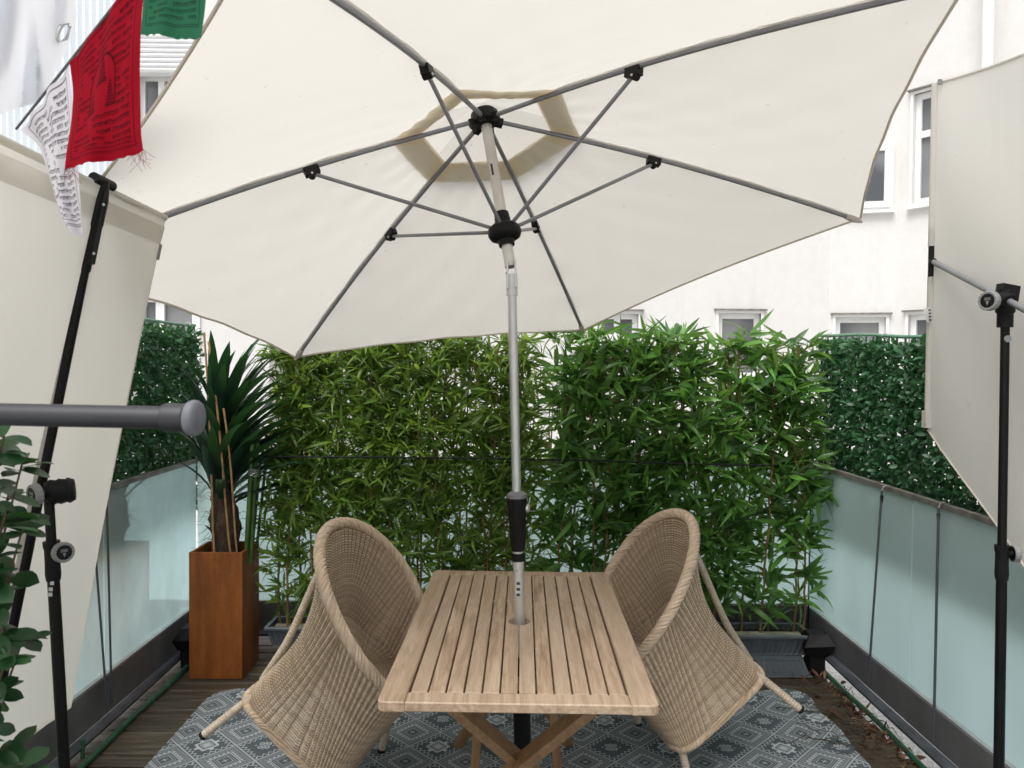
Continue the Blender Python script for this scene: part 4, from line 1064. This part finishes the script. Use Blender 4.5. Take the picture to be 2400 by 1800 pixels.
# ================================================================== cords, rope, loose rods, litter
def cord(name, label, pts, r, mat, cat, group=None, hook=None):
    pts = [np.array(p, float) for p in pts]; P = []
    for a, b in zip(pts[:-1], pts[1:]): P += [a+(b-a)*t for t in np.linspace(0, 1, 12, endpoint=False)]
    P.append(pts[-1]); root = empty(name, tuple(pts[-1])); tag(root, label, cat, group)
    MB().tube(P, r, 7).build('cord', mat, root, True)
    if hook is not None:
        t = pts[0]; hk = MB(); hk.tube([t+np.array(q) for q in ((0, 0, -.03), (0, 0, 0), (hook*.006, 0, .016), (hook*.02, 0, .022), (hook*.034, 0, .012), (hook*.045, .01, .016))], .003, 7); hk.build('hook', 'wire', root, True)
        MB().lathe(t+np.array([0, 0, -.055]), (0, 0, 1), [(0, .0045), (.01, .006), (.03, .0075), (.036, .005)], 10).build('ferrule', 'black', root, True)
    return root
xr = RXR-.028
def rail_pt(px, z, X_): d = (px-1188)/FPX; return np.array([X_, X_/d, z])
a1, b1 = at(2067, 1150, X=xr), at(2035, 1603, X=RXR-.07); cord('elastic_cord', 'grey elastic cord hooked over the railing next to the broad-leaved bamboo', [a1, b1], .0052, 'bungee', 'cord', 'elastic cords on the railings', 1)
a1, b1 = at(2200, 1190, X=xr), at(2188, 1742, X=RXR-.07); cord('elastic_cord', 'grey elastic cord hooked over the railing next to the black post of the slack shade', [a1, b1], .0052, 'bungee', 'cord', 'elastic cords on the railings', 1)
xl = RXL+.028
a1, b1 = at(250, 1142, X=xl), at(262, 1655, X=RXL+.07); cord('elastic_cord', 'straight grey elastic cord stretched upright down the railing by the corten planter', [a1, b1], .0048, 'bungee', 'cord', 'elastic cords on the railings', -1)
a1, b1 = at(214, 1170, X=xl+.004), at(252, 1668, X=RXL+.074); cord('elastic_cord', 'slanting grey elastic cord on the railing behind the leaning shade', [a1, b1], .0048, 'bungee', 'cord', 'elastic cords on the railings', -1)
a1, b1 = at(478, 1075, X=RXL+.03), at(482, 1400, X=RXL+.03); cord('tie_rope', 'thin black rope hanging in the railing corner behind the palm', [a1, b1], .0035, 'rope', 'rope')
pts = [at(478, 1073, Y=RY-.04)]+[at(px, py, Y=3.83) for px, py in ((640, 1070), (900, 1072), (1200, 1076), (1400, 1080), (1600, 1087), (1800, 1091))]+[at(1930, 1094, Y=RY-.12)]
pts[0] = np.array([RXL+.03, RY-.05, 1.05]); pts[-1] = np.array([RXR-.03, RY-.06, 1.035])
cord('tie_rope', 'long black rope stretched across both bamboo screens at railing height', pts, .0042, 'rope', 'rope')
cord('tie_rope', 'thin black rope slanting down through the broad-leaved bamboo from the railing corner', [np.array([RXR-.03, RY-.10, 1.03]), at(1800, 1190, Y=3.86), at(1660, 1260, Y=3.88)], .0035, 'rope', 'rope')
cord('tie_rope', 'thin black rope hanging upright in the railing corner behind the broad-leaved bamboo', [np.array([RXR-.035, RY-.13, 1.03]), np.array([RXR-.04, RY-.14, .12])], .0035, 'rope', 'rope')
tag(MB().tube([(RXL+.105+.004*math.sin(y*9), y, .013) for y in np.linspace(1.6, 4.06, 30)], .0125, 10).build('garden_stake', 'greenrod', None, True, (RXL+.105, 2.9, .013)), 'long green plastic-coated stake lying on the deck along the corten planter railing', 'stake')
tag(MB().tube([(RXR-.055+.012*(4-y)*0-.02*(y < 0)+.004*math.sin(y*8), y, .013) for y in np.linspace(1.6, 4.0, 30)], .0125, 10).build('garden_stake', 'greenrod', None, True, (RXR-.055, 2.8, .013)), 'long green plastic-coated stake lying along the deck edge among dead leaves', 'stake')
tag(MB().tube([at(195, 1735, X=RXL+.06), np.array([RXL+.06, 3.02, .0])], .009, 8).build('stake_stub', 'greenrod', None, True), 'short green stake end standing under the railing beside the slanting elastic cord', 'stake')

n = 300; Y = rng.uniform(1.9, 3.95, n); Xp = RXR-.02-np.abs(rng.normal(0, .055, n))-.06*(rng.uniform(0, 1, n) < .18)
Zp = np.where(Xp > RXR-.058, rng.uniform(-.10, .0, n), rng.uniform(.004, .022, n))
D = np.stack([rng.normal(0, 1, n), rng.normal(0, 1, n), rng.normal(0, .12, n)], 1); Rm = frames(D, np.tile([0, 0, 1.], (n, 1))+rng.normal(0, .25, (n, 3)), rng.normal(0, .35, n))
lt = empty('leaf_litter', (RXR-.07, 3.0, 0)); tag(lt, 'heap of brown dead leaves along the deck edge under the railing', 'dead leaves', kind='stuff')
scatter(lt, 'dead_leaves', [leaf_template(.05, .024, .5, .7, .5, 5, .7), leaf_template(.04, .026, .9, .5, .45, 5, .8), leaf_template(.06, .02, -.4, .9, .5, 5, .8)], np.stack([Xp, Y, Zp], 1), Rm, rng.uniform(.45, 1.05, n), 'deadleaf', 0)
tw = MB()
for i in range(46):
    x, y = RXR-.10-abs(random.gauss(0, .12)), random.uniform(2.7, 3.75); a = random.uniform(0, 2*PI); L = random.uniform(.08, .34); P = []; z = .008; c = random.uniform(-1.3, 1.3)
    for t in np.linspace(0, 1, 8): P.append((min(x+L*t*math.cos(a+c*t), RXR-.03), y+L*t*math.sin(a+c*t), z+.035*math.sin(PI*t)*random.random())) 
    tw.tube(P, [.0035*(1-.6*t)*random.uniform(.5, 1.1) for t in np.linspace(0, 1, 8)], 5)
tw = tw.build('dead_twigs', 'deadtwig', None, True); tag(tw, 'tangle of dry dead twigs lying on the deck beside the rug', 'twigs', kind='stuff')
for i, (px, py) in enumerate(((1976, 1650), (2010, 1745))):
    p = at(px, py, Z=.012); tv, tf = leaf_template(.05, .024, .4, .6, .5, 5, .8); Rm = frames(np.array([[1., .3-.9*i, .1]]), np.array([[0, 0, 1.]]), np.array([.3]))[0]
    me = fast_mesh('fallen_leaf', tv@Rm.T, tf, 'deadleaf'); o = bpy.data.objects.new('fallen_leaf', me); col.objects.link(o); o.location = p
    tag(o, ('single curled brown leaf lying on the deck near the rug corner', 'single brown leaf lying on the deck among the dead twigs')[i], 'leaf')

# ================================================================== side shades: half parasols hung upright as wind screens
def loft(L_, R_, n, bow=0.0, nrm=(0, -1, 0)):
    nrm = np.array(nrm, float); return [[np.array(l)*(1-s)+np.array(r)*s+nrm*bow*math.sin(PI*s) for s in np.linspace(0, 1, n)] for l, r in zip(L_, R_)]
# left shade: leans inwards, top hem rests under the parasol edge
sh = empty('shade_screen', (-1.0, 1.8, .66)); tag(sh, 'taut cream fabric shade leaning in front of the railing, held by a slanting black pole', 'shade screen')
topF, botF = at(383, 510, X=-.952), at(152, 1655, X=-1.235)
topN = np.array([-.965, .75, topF[2]+.035]); botN = np.array([-1.26, .75, botF[2]-.02])
rows, cols = 30, 44; G = []
nrm = np.cross(topN-topF, botF-topF); nrm /= np.linalg.norm(nrm); nrm = nrm if nrm[0] > 0 else -nrm
for i in range(rows):
    t = i/(rows-1); a, b = topF*(1-t)+botF*t, topN*(1-t)+botN*t; row = []
    for j in range(cols):
        s = j/(cols-1); q = a*(1-s)+b*s
        q = q+nrm*(.016*math.sin(s*9+t*1.2)+.008*math.sin(s*23+1+t)*(1-.5*t)-.012*math.sin(PI*t))
        row.append(q)
    G.append(row)
MB().grid(G).build('fabric', 'shade', sh, True)
MB().tube([topF+(topN-topF)*s+nrm*.004 for s in np.linspace(0, 1, 20)], .009, 12).build('top_sleeve', 'shade', sh, True)
fl = [[topF+(topN-topF)*s+nrm*(.010-.004*t)+(botF-topF)*(.018+.035*t) for s in np.linspace(0, 1, 24)] for t in (0, .5, 1)]
MB().grid(fl).build('top_hem', 'shade', sh, True)
MB().tube([topF+(botF-topF)*t+nrm*.001 for t in np.linspace(0, 1, 20)], .0035, 6).build('side_hem', 'hem', sh, True)
MB().tube([botF+(botN-botF)*t for t in np.linspace(0, 1, 20)], .010, 8).build('bottom_sleeve', 'shade', sh, True)
cl = at(358, 588, X=-1.0)
MB().obox(topF+(botF-topF)*.068+nrm*.004, (botF-topF)/np.linalg.norm(botF-topF)*.022, (topN-topF)/np.linalg.norm(topN-topF)*.006, nrm*.005).build('edge_clip', 'greyplastic', sh)
PT, PB = at(226, 437, Y=1.80), at(7, 1580, Y=1.80); PT = PT+np.array([.01, 0, 0])
pd = (PB-PT)/np.linalg.norm(PB-PT)
MB().tube([PT, PB+pd*.35], .0118, 12).build('pole', 'blackpole', sh, True)
MB().tube([PT+pd*.02+(topF-topN)*0+nrm*-.012, PB+nrm*-.012], .014, 8).build('pole_sleeve', 'shade', sh, True)
hd = MB(); hd.tube([PT-pd*.015, PT+pd*.03, PT+pd*.09, PT+pd*.10, PT+pd*.20], [.016, .022, .021, .016, .014], 12); hd.obox(PT+pd*.10+np.array([.014, -.006, 0]), pd*.085, (.007, 0, .001), (0, .010, 0))
hd.build('pole_head', 'black', sh, True)
tdir = (topN-topF)/np.linalg.norm(topN-topF); c = PT-pd*.012
MB().tube([c+tdir*.035, c-tdir*.045], .0125, 12).build('clamp_bar', 'black', sh, True)
for k in (.045, .16): MB().lathe(PT+pd*k+np.array([.021, -.012, 0]), (.6, -.8, 0), [(0, .004), (.003, .003)], 8).build('screw', 'wire', sh)
# its stand
stx = at(118, 1230, Y=1.76); sb_ = at(150, 1800, Y=1.76); k_ = (sb_[0]-stx[0])/(sb_[2]-stx[2]); foot = np.array([stx[0]+k_*(0-stx[2]), 1.76, .02])
topp = np.array([stx[0]+k_*.06, 1.76, stx[2]+.06])
def stand(label, base, topp, sl0, sl1, r, knob_px=None):
    d = (topp-base)/np.linalg.norm(topp-base); rt = empty('shade_stand', (base[0], base[1], 0)); tag(rt, label, 'stand')
    P = lambda z: base+d*((z-base[2])/d[2])
    MB().tube([base, P(sl0+.01)], r*1.08, 14).build('lower_tube', 'blackpole', rt, True); MB().tube([P(sl0), topp], r*.9, 14).build('upper_tube', 'blackpole', rt, True)
    MB().tube([P(sl0-.015), P(sl0), P(sl0+.03), P(sl1-.02), P(sl1-.012), P(sl1)], [r*1.25, r*1.4, r*1.32, r*1.32, r*1.5, r*1.5], 16).build('sleeve', 'black', rt, True)
    MB().lathe(np.array([base[0], base[1], .013]), (0, 0, 1), [(0, .19), (.025, .19), (.035, .17), (.04, .03), (.09, .022)], 32).build('base_plate', 'black', rt, True)
    return rt, P
def knob(rt, c, axis, r, white=True):
    axis = np.array(axis, float); axis /= np.linalg.norm(axis); n = 32; mb = MB()
    mb.lathe(c, axis, [(0, r*.35), (r*.5, r*.35)], 12); mb.build('knob_stem', 'black', rt, True)
    ring = MB(); x = np.cross(axis, (0, 0, 1.)); x /= np.linalg.norm(x); y = np.cross(axis, x); G = []
    for h, rr in ((.45, .88), (.5, 1.0), (1.05, 1.0), (1.15, .90), (1.12, .72)):
        G.append([c+axis*h*r+(x*math.cos(t)+y*math.sin(t))*r*rr*(1-.03*(i % 2)) for i, t in enumerate(np.linspace(0, 2*PI, n+1))])
    ring.grid(G); k = ring.build('knob', 'greyplastic', rt)
    MB().lathe(c+axis*r*.5, axis, [(0, r*.85), (.58*r, r*.75), (.60*r, r*.4)], 20).build('knob_face', 'black', k, True)
    # raised arrow on the knob face
    f0 = c+axis*r*1.115; t_ = MB(); tri = [(0, .45), (.16, .05), (-.16, .05)]
    V = [f0+(x*a+y*b)*r for a, b in tri]+[f0+axis*r*.03+(x*a+y*b)*r for a, b in tri]
    t_.add(V, [(2, 1, 0), (3, 4, 5), (0, 1, 4, 3), (1, 2, 5, 4), (2, 0, 3, 5)])
    for a_ in (-.28, -.18, -.08): t_.obox(f0+y*r*a_, x*r*.3, y*r*.025, axis*r*.02)
    t_.build('knob_mark', 'greyplastic', k)
s0z = at(125, 1345, Y=1.76)[2]; s1z = at(120, 1268, Y=1.76)[2]
rt, Pz = stand('thin black upright stand clamped to the slanting pole of the leaning shade', foot, topp, s0z, s1z, .0120)
knob(rt, at(140, 1293, Y=1.755), (.9, -.75, .1), .0235)
jc = at(118, 1155, Y=1.765)
MB().lathe(jc+np.array([.045, .02, .005]), (-1, -.45, -.1), [(0, .024), (.012, .030), (.018, .027), (.030, .030), (.036, .027), (.048, .030), (.060, .024)], 20).build('swivel_clamp', 'black', rt, True)
knob(rt, at(104, 1154, Y=1.735), (-.55, -.85, -.12), .0245)
lb_ = Pz(at(130, 1380, Y=1.75)[2]); st_ = MB()
for dz, dx in ((0, 0), (-.012, -.001), (.014, .003)): st_.obox(lb_+np.array([.001+dx, -.0142, dz]), (.0045, 0, 0), (0, .0004, 0), (0, 0, .0042))
st_.build('sticker', 'tagwhite', rt)

# right shade: slack panel, sloping lower edge
sc = .864
A = np.array([1.296, 2.35]); B_ = np.array([1.296+.104, 2.35-.449])      # plan line of the panel
def rp(s, z): q = A+(B_-A)*s; return np.array([q[0], q[1], z])
zt0, zt1 = at(2188, 196, Y=2.35)[2], at(2400, 120, Y=2.03)[2]
zb0 = at(2180, 1008, Y=2.35)[2]; sB = .53; qB = A+(B_-A)*sB; zb1 = at(2340, 1230, Y=qB[1])[2]
ss = empty('shade_screen', (1.35, 2.1, 1.0)); tag(ss, 'slack cream fabric shade with a sloping lower edge hung before the hedge', 'shade screen')
nr = np.array([-(B_-A)[1], (B_-A)[0], 0]); nr /= np.linalg.norm(nr); nr = -nr if nr[0] > 0 else nr
G = []
for i in range(46):
    t = i/45; row = []
    for j in range(40):
        s = 2.3*j/39; zt = zt0+(zt1-zt0)*min(s, 1.6)/.72; zb = max(zb0+(zb1-zb0)/sB*s, .35); z = zt*(1-t)+zb*t
        rip = (math.exp(-s/.22)*(.0055*math.sin((z-.9*s)*46+1)*max(0, 1-abs(t-.72)*2.6))+.020*math.sin(z*4.2-s*1.4+.6)*min(1, s*1.6)+.006*math.sin(z*9+s*6))*min(1, s*9)
        row.append(rp(s, z)+nr*(rip))
    G.append(row)
MB().grid(G).build('fabric', 'shade2', ss, True)
MB().tube([g[0] for g in G][:22], .0105, 10).build('edge_sleeve', 'shade2', ss, True)
MB().tube([g[0] for g in G][25:45], .0105, 10).build('edge_sleeve', 'shade2', ss, True)
MB().tube([g[0] for g in G][19:27], .0095, 10).build('edge_bar', 'black', ss, True)
MB().tube(G[0], .0045, 8).build('top_hem', 'shade2', ss, True)
MB().tube(G[-1], .0030, 6).build('bottom_hem', 'hem', ss, True)
MB().obox(G[44][0]+np.array([0, -.002, .01]), (.014, 0, 0), (0, .013, 0), (0, 0, .026)).build('corner_pocket', 'shade2', ss)
tg = at(2172, 738, Y=2.34); x_ = np.array([.014, 0, 0])
tgm = MB().grid([[tg+np.array([-.013, -.003, .019]), tg+np.array([.011, 0, .023])], [tg+np.array([-.009, -.009, -.002]), tg+np.array([.011, -.004, .0])], [tg+np.array([-.006, -.012, -.023]), tg+np.array([.012, -.006, -.020])]]).build('care_tag', 'tagwhite', ss)
for k in range(4):
    z = .014-.010*k; MB().obox(tg+np.array([.002+.001*k, -.012, z]), (.004, 0, .0004), (0, .0003, 0), (0, 0, .0022)).build('tag_print', 'ink', tgm)
MB().obox(at(2203, 192, Y=2.32), (.006, 0, 0), (0, .002, 0), (0, 0, .008)).build('corner_clip', 'greyplastic', ss)
# stand of the right shade with cross rod
base = np.array([at(2341, 1800, Y=1.98)[0], 1.98, .02]); tp = at(2357, 690, Y=1.98)
base[0] = tp[0]+(base[0]-tp[0])*(tp[2]/(tp[2]-at(2341, 1800, Y=1.98)[2]))
s0z, s1z = at(2350, 1345, Y=1.98)[2], at(2350, 1278, Y=1.98)[2]
rt, Pz = stand('black upright stand with a grey cross rod holding the slack cream shade', base, tp, s0z, s1z, .0120)
knob(rt, at(2362, 1297, Y=1.975), (.9, -.1, 0), .022)
RA, RB = G[23][0]+np.array([0, -.006, 0]), at(2357, 702, Y=1.965); RD = (RB-RA)/np.linalg.norm(RB-RA)
MB().tube([RA, RB+RD*.55], .0085, 12).build('cross_rod', 'rib', rt, True)
MB().lathe(RA-RD*.012, RD, [(0, .006), (.008, .011), (.02, .011)], 12).build('rod_end', 'black', rt, True)
hd = MB(); hd.tube([tp-np.array([0, 0, .085]), tp-np.array([0, 0, .05]), tp-np.array([0, 0, .045]), tp+np.array([0, 0, .012])], [.019, .019, .023, .021], 14)
hd.obox(tp+np.array([.004, 0, .002]), (.022, 0, -.004), (0, .015, 0), (.003, 0, .022)); hd.tube([RB-RD*.035, RB+RD*.0, RB+RD*.02], [.017, .021, .018], 14)
hd.build('clamp_head', 'black', rt, True)
knob(rt, at(2330, 706, Y=1.95), (-1, -.5, 0), .0255)
MB().lathe(tp+np.array([.0, -.012, -.115]), (-.1, -1, 0), [(0, .009), (.0025, .009)], 16).build('sticker', 'greyplastic', rt)

# ================================================================== prayer flags, string and tarp
def flag(name, label, Lp, Rp, dl, dr, mat, wav=.008, ncol=24, sub=6, group='printed flags on the string'):
    """cloth lofted between its two side edges (photo pixels), hanging at the string's distance"""
    def dense(Q, dd):
        Q = np.array(Q, float); k = np.linspace(0, len(Q)-1, (len(Q)-1)*sub+1); X_ = np.interp(k, np.arange(len(Q)), Q[:, 0]); Y_ = np.interp(k, np.arange(len(Q)), Q[:, 1])
        for A_ in (X_, Y_):
            for _ in range(3): A_[1:-1] = (A_[:-2]+2*A_[1:-1]+A_[2:])/4
        return [at(x, y, Y=dd[0]+(dd[1]-dd[0])*i/(len(k)-1)) for i, (x, y) in enumerate(zip(X_, Y_))]
    A_, B2 = dense(Lp, dl), dense(Rp, dr); n = len(A_); V, uv = [], []
    for i in range(n):
        for j in range(ncol):
            s = j/(ncol-1); t = i/(n-1); q = A_[i]*(1-s)+B2[i]*s
            q = q+np.array([0, 1, 0])*(wav*math.sin(s*7+t*3)*(.3+t)+wav*.5*math.sin(s*17+t*5))
            if t > .96: q = q+np.array([0, 0, .0007*math.sin(s*90)+.0010*math.sin(s*41)])
            V.append(q); uv.append((s, 1-t))
    Fq = np.array([(i*ncol+j, (i+1)*ncol+j, (i+1)*ncol+j+1, i*ncol+j+1) for i in range(n-1) for j in range(ncol-1)])
    org = np.array(A_[0]); me = fast_mesh(name, np.array(V)-org, Fq, mat); ul = me.uv_layers.new(name='UVMap'); vi = np.zeros(len(me.loops), int); me.loops.foreach_get('vertex_index', vi)
    ul.data.foreach_set('uv', np.array(uv)[vi].astype(np.float32).ravel())
    o = bpy.data.objects.new(name, me); col.objects.link(o); o.location = org; return tag(o, label, 'flag', group)
flag('prayer_flag', 'red cotton flag block-printed with script and dark shrines, hanging from the string',
     [(163, 146), (168, 210), (161, 290), (152, 360), (153, 398)], [(345, -85), (329, 60), (323, 175), (327, 310), (339, 355)], (1.30, 1.30), (1.17, 1.19), 'flagred', .006)
flag('prayer_flag', 'white cotton flag printed with grey script, twisted and tapering beside the red one',
     [(46, 304), (86, 338), (102, 395), (122, 460), (146, 520), (170, 548)], [(164, 152), (170, 250), (174, 340), (178, 430), (186, 505), (197, 558)], (1.42, 1.36), (1.31, 1.34), 'flagwhite', .010)
flag('prayer_flag', 'green cotton flag printed with dark script beyond the red one',
     [(333, -150), (332, -60), (331, 20), (330, 84)], [(486, -260), (482, -100), (479, 0), (474, 90)], (1.10, 1.10), (1.02, 1.02), 'flaggreen', .005)
S0 = topF+(topN-topF)*((2.147-1.46)/(2.147-.75)); S0 = at(38, 302, Y=1.46); spts = [S0, at(163, 145, Y=1.305), at(347, -88, Y=1.165), at(489, -264, Y=1.015), at(700, -560, Y=.80)]
P = []
for a, b in zip(spts[:-1], spts[1:]): P += [a+(b-a)*t for t in np.linspace(0, 1, 6, endpoint=False)]
tag(MB().tube(P+[spts[-1]], .0024, 7).build('flag_string', 'cord_string', None, True, tuple(S0)), 'grey string the printed flags hang from, tied to the leaning shade', 'string')
fz = MB()
for i in range(26):
    x = random.choice([random.uniform(150, 165), random.uniform(300, 342)]); y = 392-(x-150)*.21+random.uniform(-4, 4); a = at(x, y, Y=1.25-.06*(x-150)/190); fz.tube([a, a+np.array([random.uniform(-.006, .01), 0, -random.uniform(.004, .014)]), a+np.array([random.uniform(-.012, .02), 0, -random.uniform(.01, .03)])], .0003, 3)
fz = fz.build('loose_thread', 'flagred', bpy.data.objects['prayer_flag']); fz['kind'] = 'stuff'
fz.location = (0, 0, 0)

# white tarp with an eyelet, hanging behind the string
tr = empty('tarp', tuple(at(60, 100, Y=1.62))); tag(tr, 'white plastic sheet with a metal eyelet hanging behind the printed flags', 'tarp')
Lx = [(-320, -260), (-320, -60), (-320, 120), (-320, 300), (-320, 380)]; Rx = [(170, -200), (176, 10), (181, 38), (158, 118), (96, 236)]
ey = np.array([149., 77.]); nR, nC = 40, 60; V = []; pix = []
for i in range(nR):
    t = i/(nR-1); k = t*4; l = np.array([np.interp(k, range(5), [q[c] for q in Lx]) for c in (0, 1)]); r_ = np.array([np.interp(k, range(5), [q[c] for q in Rx]) for c in (0, 1)])
    for j in range(nC):
        s = (j/(nC-1))**.8; p = l*(1-s)+r_*s; d = p-ey; d = d*np.array([1.25, 1.0]); rr = np.hypot(*d)
        p = p.copy(); y = 1.62+.020*math.sin(p[0]*.045+p[1]*.012)+.012*math.sin(p[0]*.09)-.00022*max(0, p[0]-90)*20*.3
        pix.append(rr); V.append(at(p[0], p[1], Y=y))
Fq = [(i*nC+j, (i+1)*nC+j, (i+1)*nC+j+1, i*nC+j+1) for i in range(nR-1) for j in range(nC-1)]
Fq = [f for f in Fq if min(pix[v] for v in f) > 17]
mb = MB(); mb.add(V, Fq); mb.build('sheet', 'tarp', tr, True)
ec = at(149, 77, Y=1.585); ex = (at(160, 77, Y=1.60)-at(138, 77, Y=1.575)); ex /= np.linalg.norm(ex); ez = np.array([.28, 0, .96])
MB().tube([ec+ex*.0165*math.cos(t)+ez*.0215*math.sin(t) for t in np.linspace(0, 2*PI, 30)], .0042, 8, False).build('eyelet', 'wire', tr, True)

# ================================================================== grey rod in the foreground and the potted shrub
rd = empty('telescopic_rod', (-.95, .96, 0)); tag(rd, 'thick grey telescopic rod with a rounded rubber end cap beside the leaning shade', 'rod')
ra, rb = at(-420, 963, Y=.985), at(396, 979, Y=.955)
d = (rb-ra)/np.linalg.norm(rb-ra)
MB().tube([ra, rb], .0142, 20).build('tube', 'rod', rd, True)
MB().lathe(rb-d*.006, d, [(0, .0150), (.002, .0178), (.006, .0182), (.028, .0178), (.031, .0205)], 24).build('end_collar', 'rod', rd, True)
MB().lathe(rb+d*.0255, d, [(0, .0205), (.004, .0222), (.009, .0225), (.0125, .0205), (.0145, .0150), (.0152, .006)], 24).build('end_cap', 'rodcap', rd, True)
up_ = np.array([ra[0], ra[1], 0]); MB().tube([up_+np.array([0, 0, .03]), ra+np.array([0, 0, .03])], .016, 14).build('upright', 'rod', rd, True)
MB().lathe((up_[0], up_[1], .013), (0, 0, 1), [(0, .15), (.02, .15), (.03, .03)], 28).build('foot', 'rod', rd, True)

pot = empty('plant_pot', (-.93, 1.22, 0)); tag(pot, 'grey pot of the glossy green shrub beside the leaning shade', 'pot')
MB().lathe((-.93, 1.22, .003), (0, 0, 1), [(0, .12), (.02, .13), (.30, .165), (.33, .175), (.345, .175), (.345, .155), (.30, .150)], 32).build('pot', 'potgrey', pot, True)
MB().lathe((-.93, 1.22, .28), (0, 0, 1), [(0, .14), (.02, .148), (.025, .12)], 24).build('soil', 'soil', pot, True)
sr = empty('potted_shrub', (-.93, 1.22, .30)); tag(sr, 'glossy green round-leaved shrub in a pot under the grey telescopic rod', 'shrub')
tipsS = [(12, 1010, 1.16), (52, 1020, 1.12), (20, 1050, 1.10), (95, 1072, 1.2), (18, 1118, 1.18), (62, 1140, 1.25), (30, 1165, 1.12), (100, 1212, 1.2), (55, 1205, 1.1), (14, 1230, 1.22), (40, 1275, 1.15), (20, 1330, 1.1), (66, 1345, 1.2), (8, 1400, 1.18), (44, 1470, 1.15), (92, 1500, 1.2), (62, 1530, 1.1), (16, 1500, 1.2), (30, 1590, 1.14), (10, 1640, 1.2), (28, 1700, 1.15), (60, 1760, 1.2), (90, 1790, 1.15), (20, 1790, 1.1), (110, 1800, 1.25), (-60, 1100, 1.2), (-80, 1300, 1.2), (-60, 1500, 1.2), (-90, 1700, 1.2), (-40, 1020, 1.15)]
P, D, Sc, Tw = [], [], [], []; stem = MB(); base = np.array([-.93, 1.22, .30])
for px, py, yy in tipsS:
    q = at(px, py, Y=yy); q[0] -= .026; mid = np.array([(base[0]*.55+q[0]*.45)-.02, (base[1]+q[1])/2, base[2]+(q[2]-base[2])*.62])
    pth = [base+(mid-base)*t for t in np.linspace(0, 1, 8, endpoint=False)]+[mid+(q-mid)*t for t in np.linspace(0, 1, 8)]
    pth = np.array(pth)
    for _ in range(5): pth[1:-1] = (pth[:-2]+2*pth[1:-1]+pth[2:])/4
    stem.tube(pth, list(np.linspace(.005, .0016, len(pth))), 6)
    dd = pth[-1]-pth[-3]; dd /= np.linalg.norm(dd)
    for k in range(random.randint(7, 10)):
        a = k*2.4+random.uniform(-.3, .3); side = np.cross(dd, [.3, .8, .1]); side /= np.linalg.norm(side); o2 = np.cross(dd, side)
        e = (side*math.cos(a)+o2*math.sin(a))+dd*random.uniform(-.1, .7); P.append(q-dd*random.uniform(0, .035)); D.append(e); Sc.append(random.uniform(.75, 1.2)); Tw.append(random.gauss(0, .35))
stem.build('stem', 'stem', sr, True)
P, D = np.array(P), np.array(D); Rm = frames(D, np.tile([.1, -.3, 1.], (len(P), 1)), np.array(Tw))
scatter(sr, 'foliage', [leaf_template(.046*a, .0235*b, ar, .16, .62, 7, .62) for a, b, ar in ((1, 1, .18), (.85, 1.05, .35), (1.12, .95, .1))], P, Rm, np.array(Sc), 'shrub', 300)

# ================================================================== pale shrubs growing beyond the end railing
for px, py, yy, rx, rz, lab in ((1290, 985, 6.4, .40, .45, 'pale green shrub growing beyond the end railing behind the parasol pole'), (1650, 960, 6.8, .75, .38, 'pale green shrub growing beyond the end railing behind the broad-leaved bamboo')):
    c = at(px, py, Y=yy); r = empty('garden_shrub', (c[0], yy, G_Z)); tag(r, lab, 'shrub'); n = 420
    q = rng.normal(0, 1, (n, 3)); q /= np.linalg.norm(q, axis=1)[:, None]; P = np.array([c[0], yy, c[2]])+q*np.array([rx, .4, rz])*rng.uniform(.25, 1, n)[:, None]**.5
    P = P+rng.normal(0, .05, P.shape)
    scatter(r, 'foliage', [leaf_template(.085, .042, .25, .2, .5, 5, .7), leaf_template(.07, .04, .4, .2, .5, 5, .7)], P, frames(q+rng.normal(0, .6, (n, 3)), np.tile([0, 0, 1.], (n, 1)), rng.normal(0, .5, n)), rng.uniform(.7, 1.3, n), 'ivy', 0)
    st = MB()
    for k in range(7):
        e = np.array([c[0]+rx*.7*math.sin(k*2.1), yy+.2*math.cos(k*1.7), c[2]+rz*.4*math.cos(k)]); b = np.array([c[0]+.05*math.sin(k), yy, G_Z]); st.tube([b, b*.5+e*.5+np.array([0, 0, .12]), e], [.014, .009, .004], 6)
    st.build('stem', 'stem', r, True)
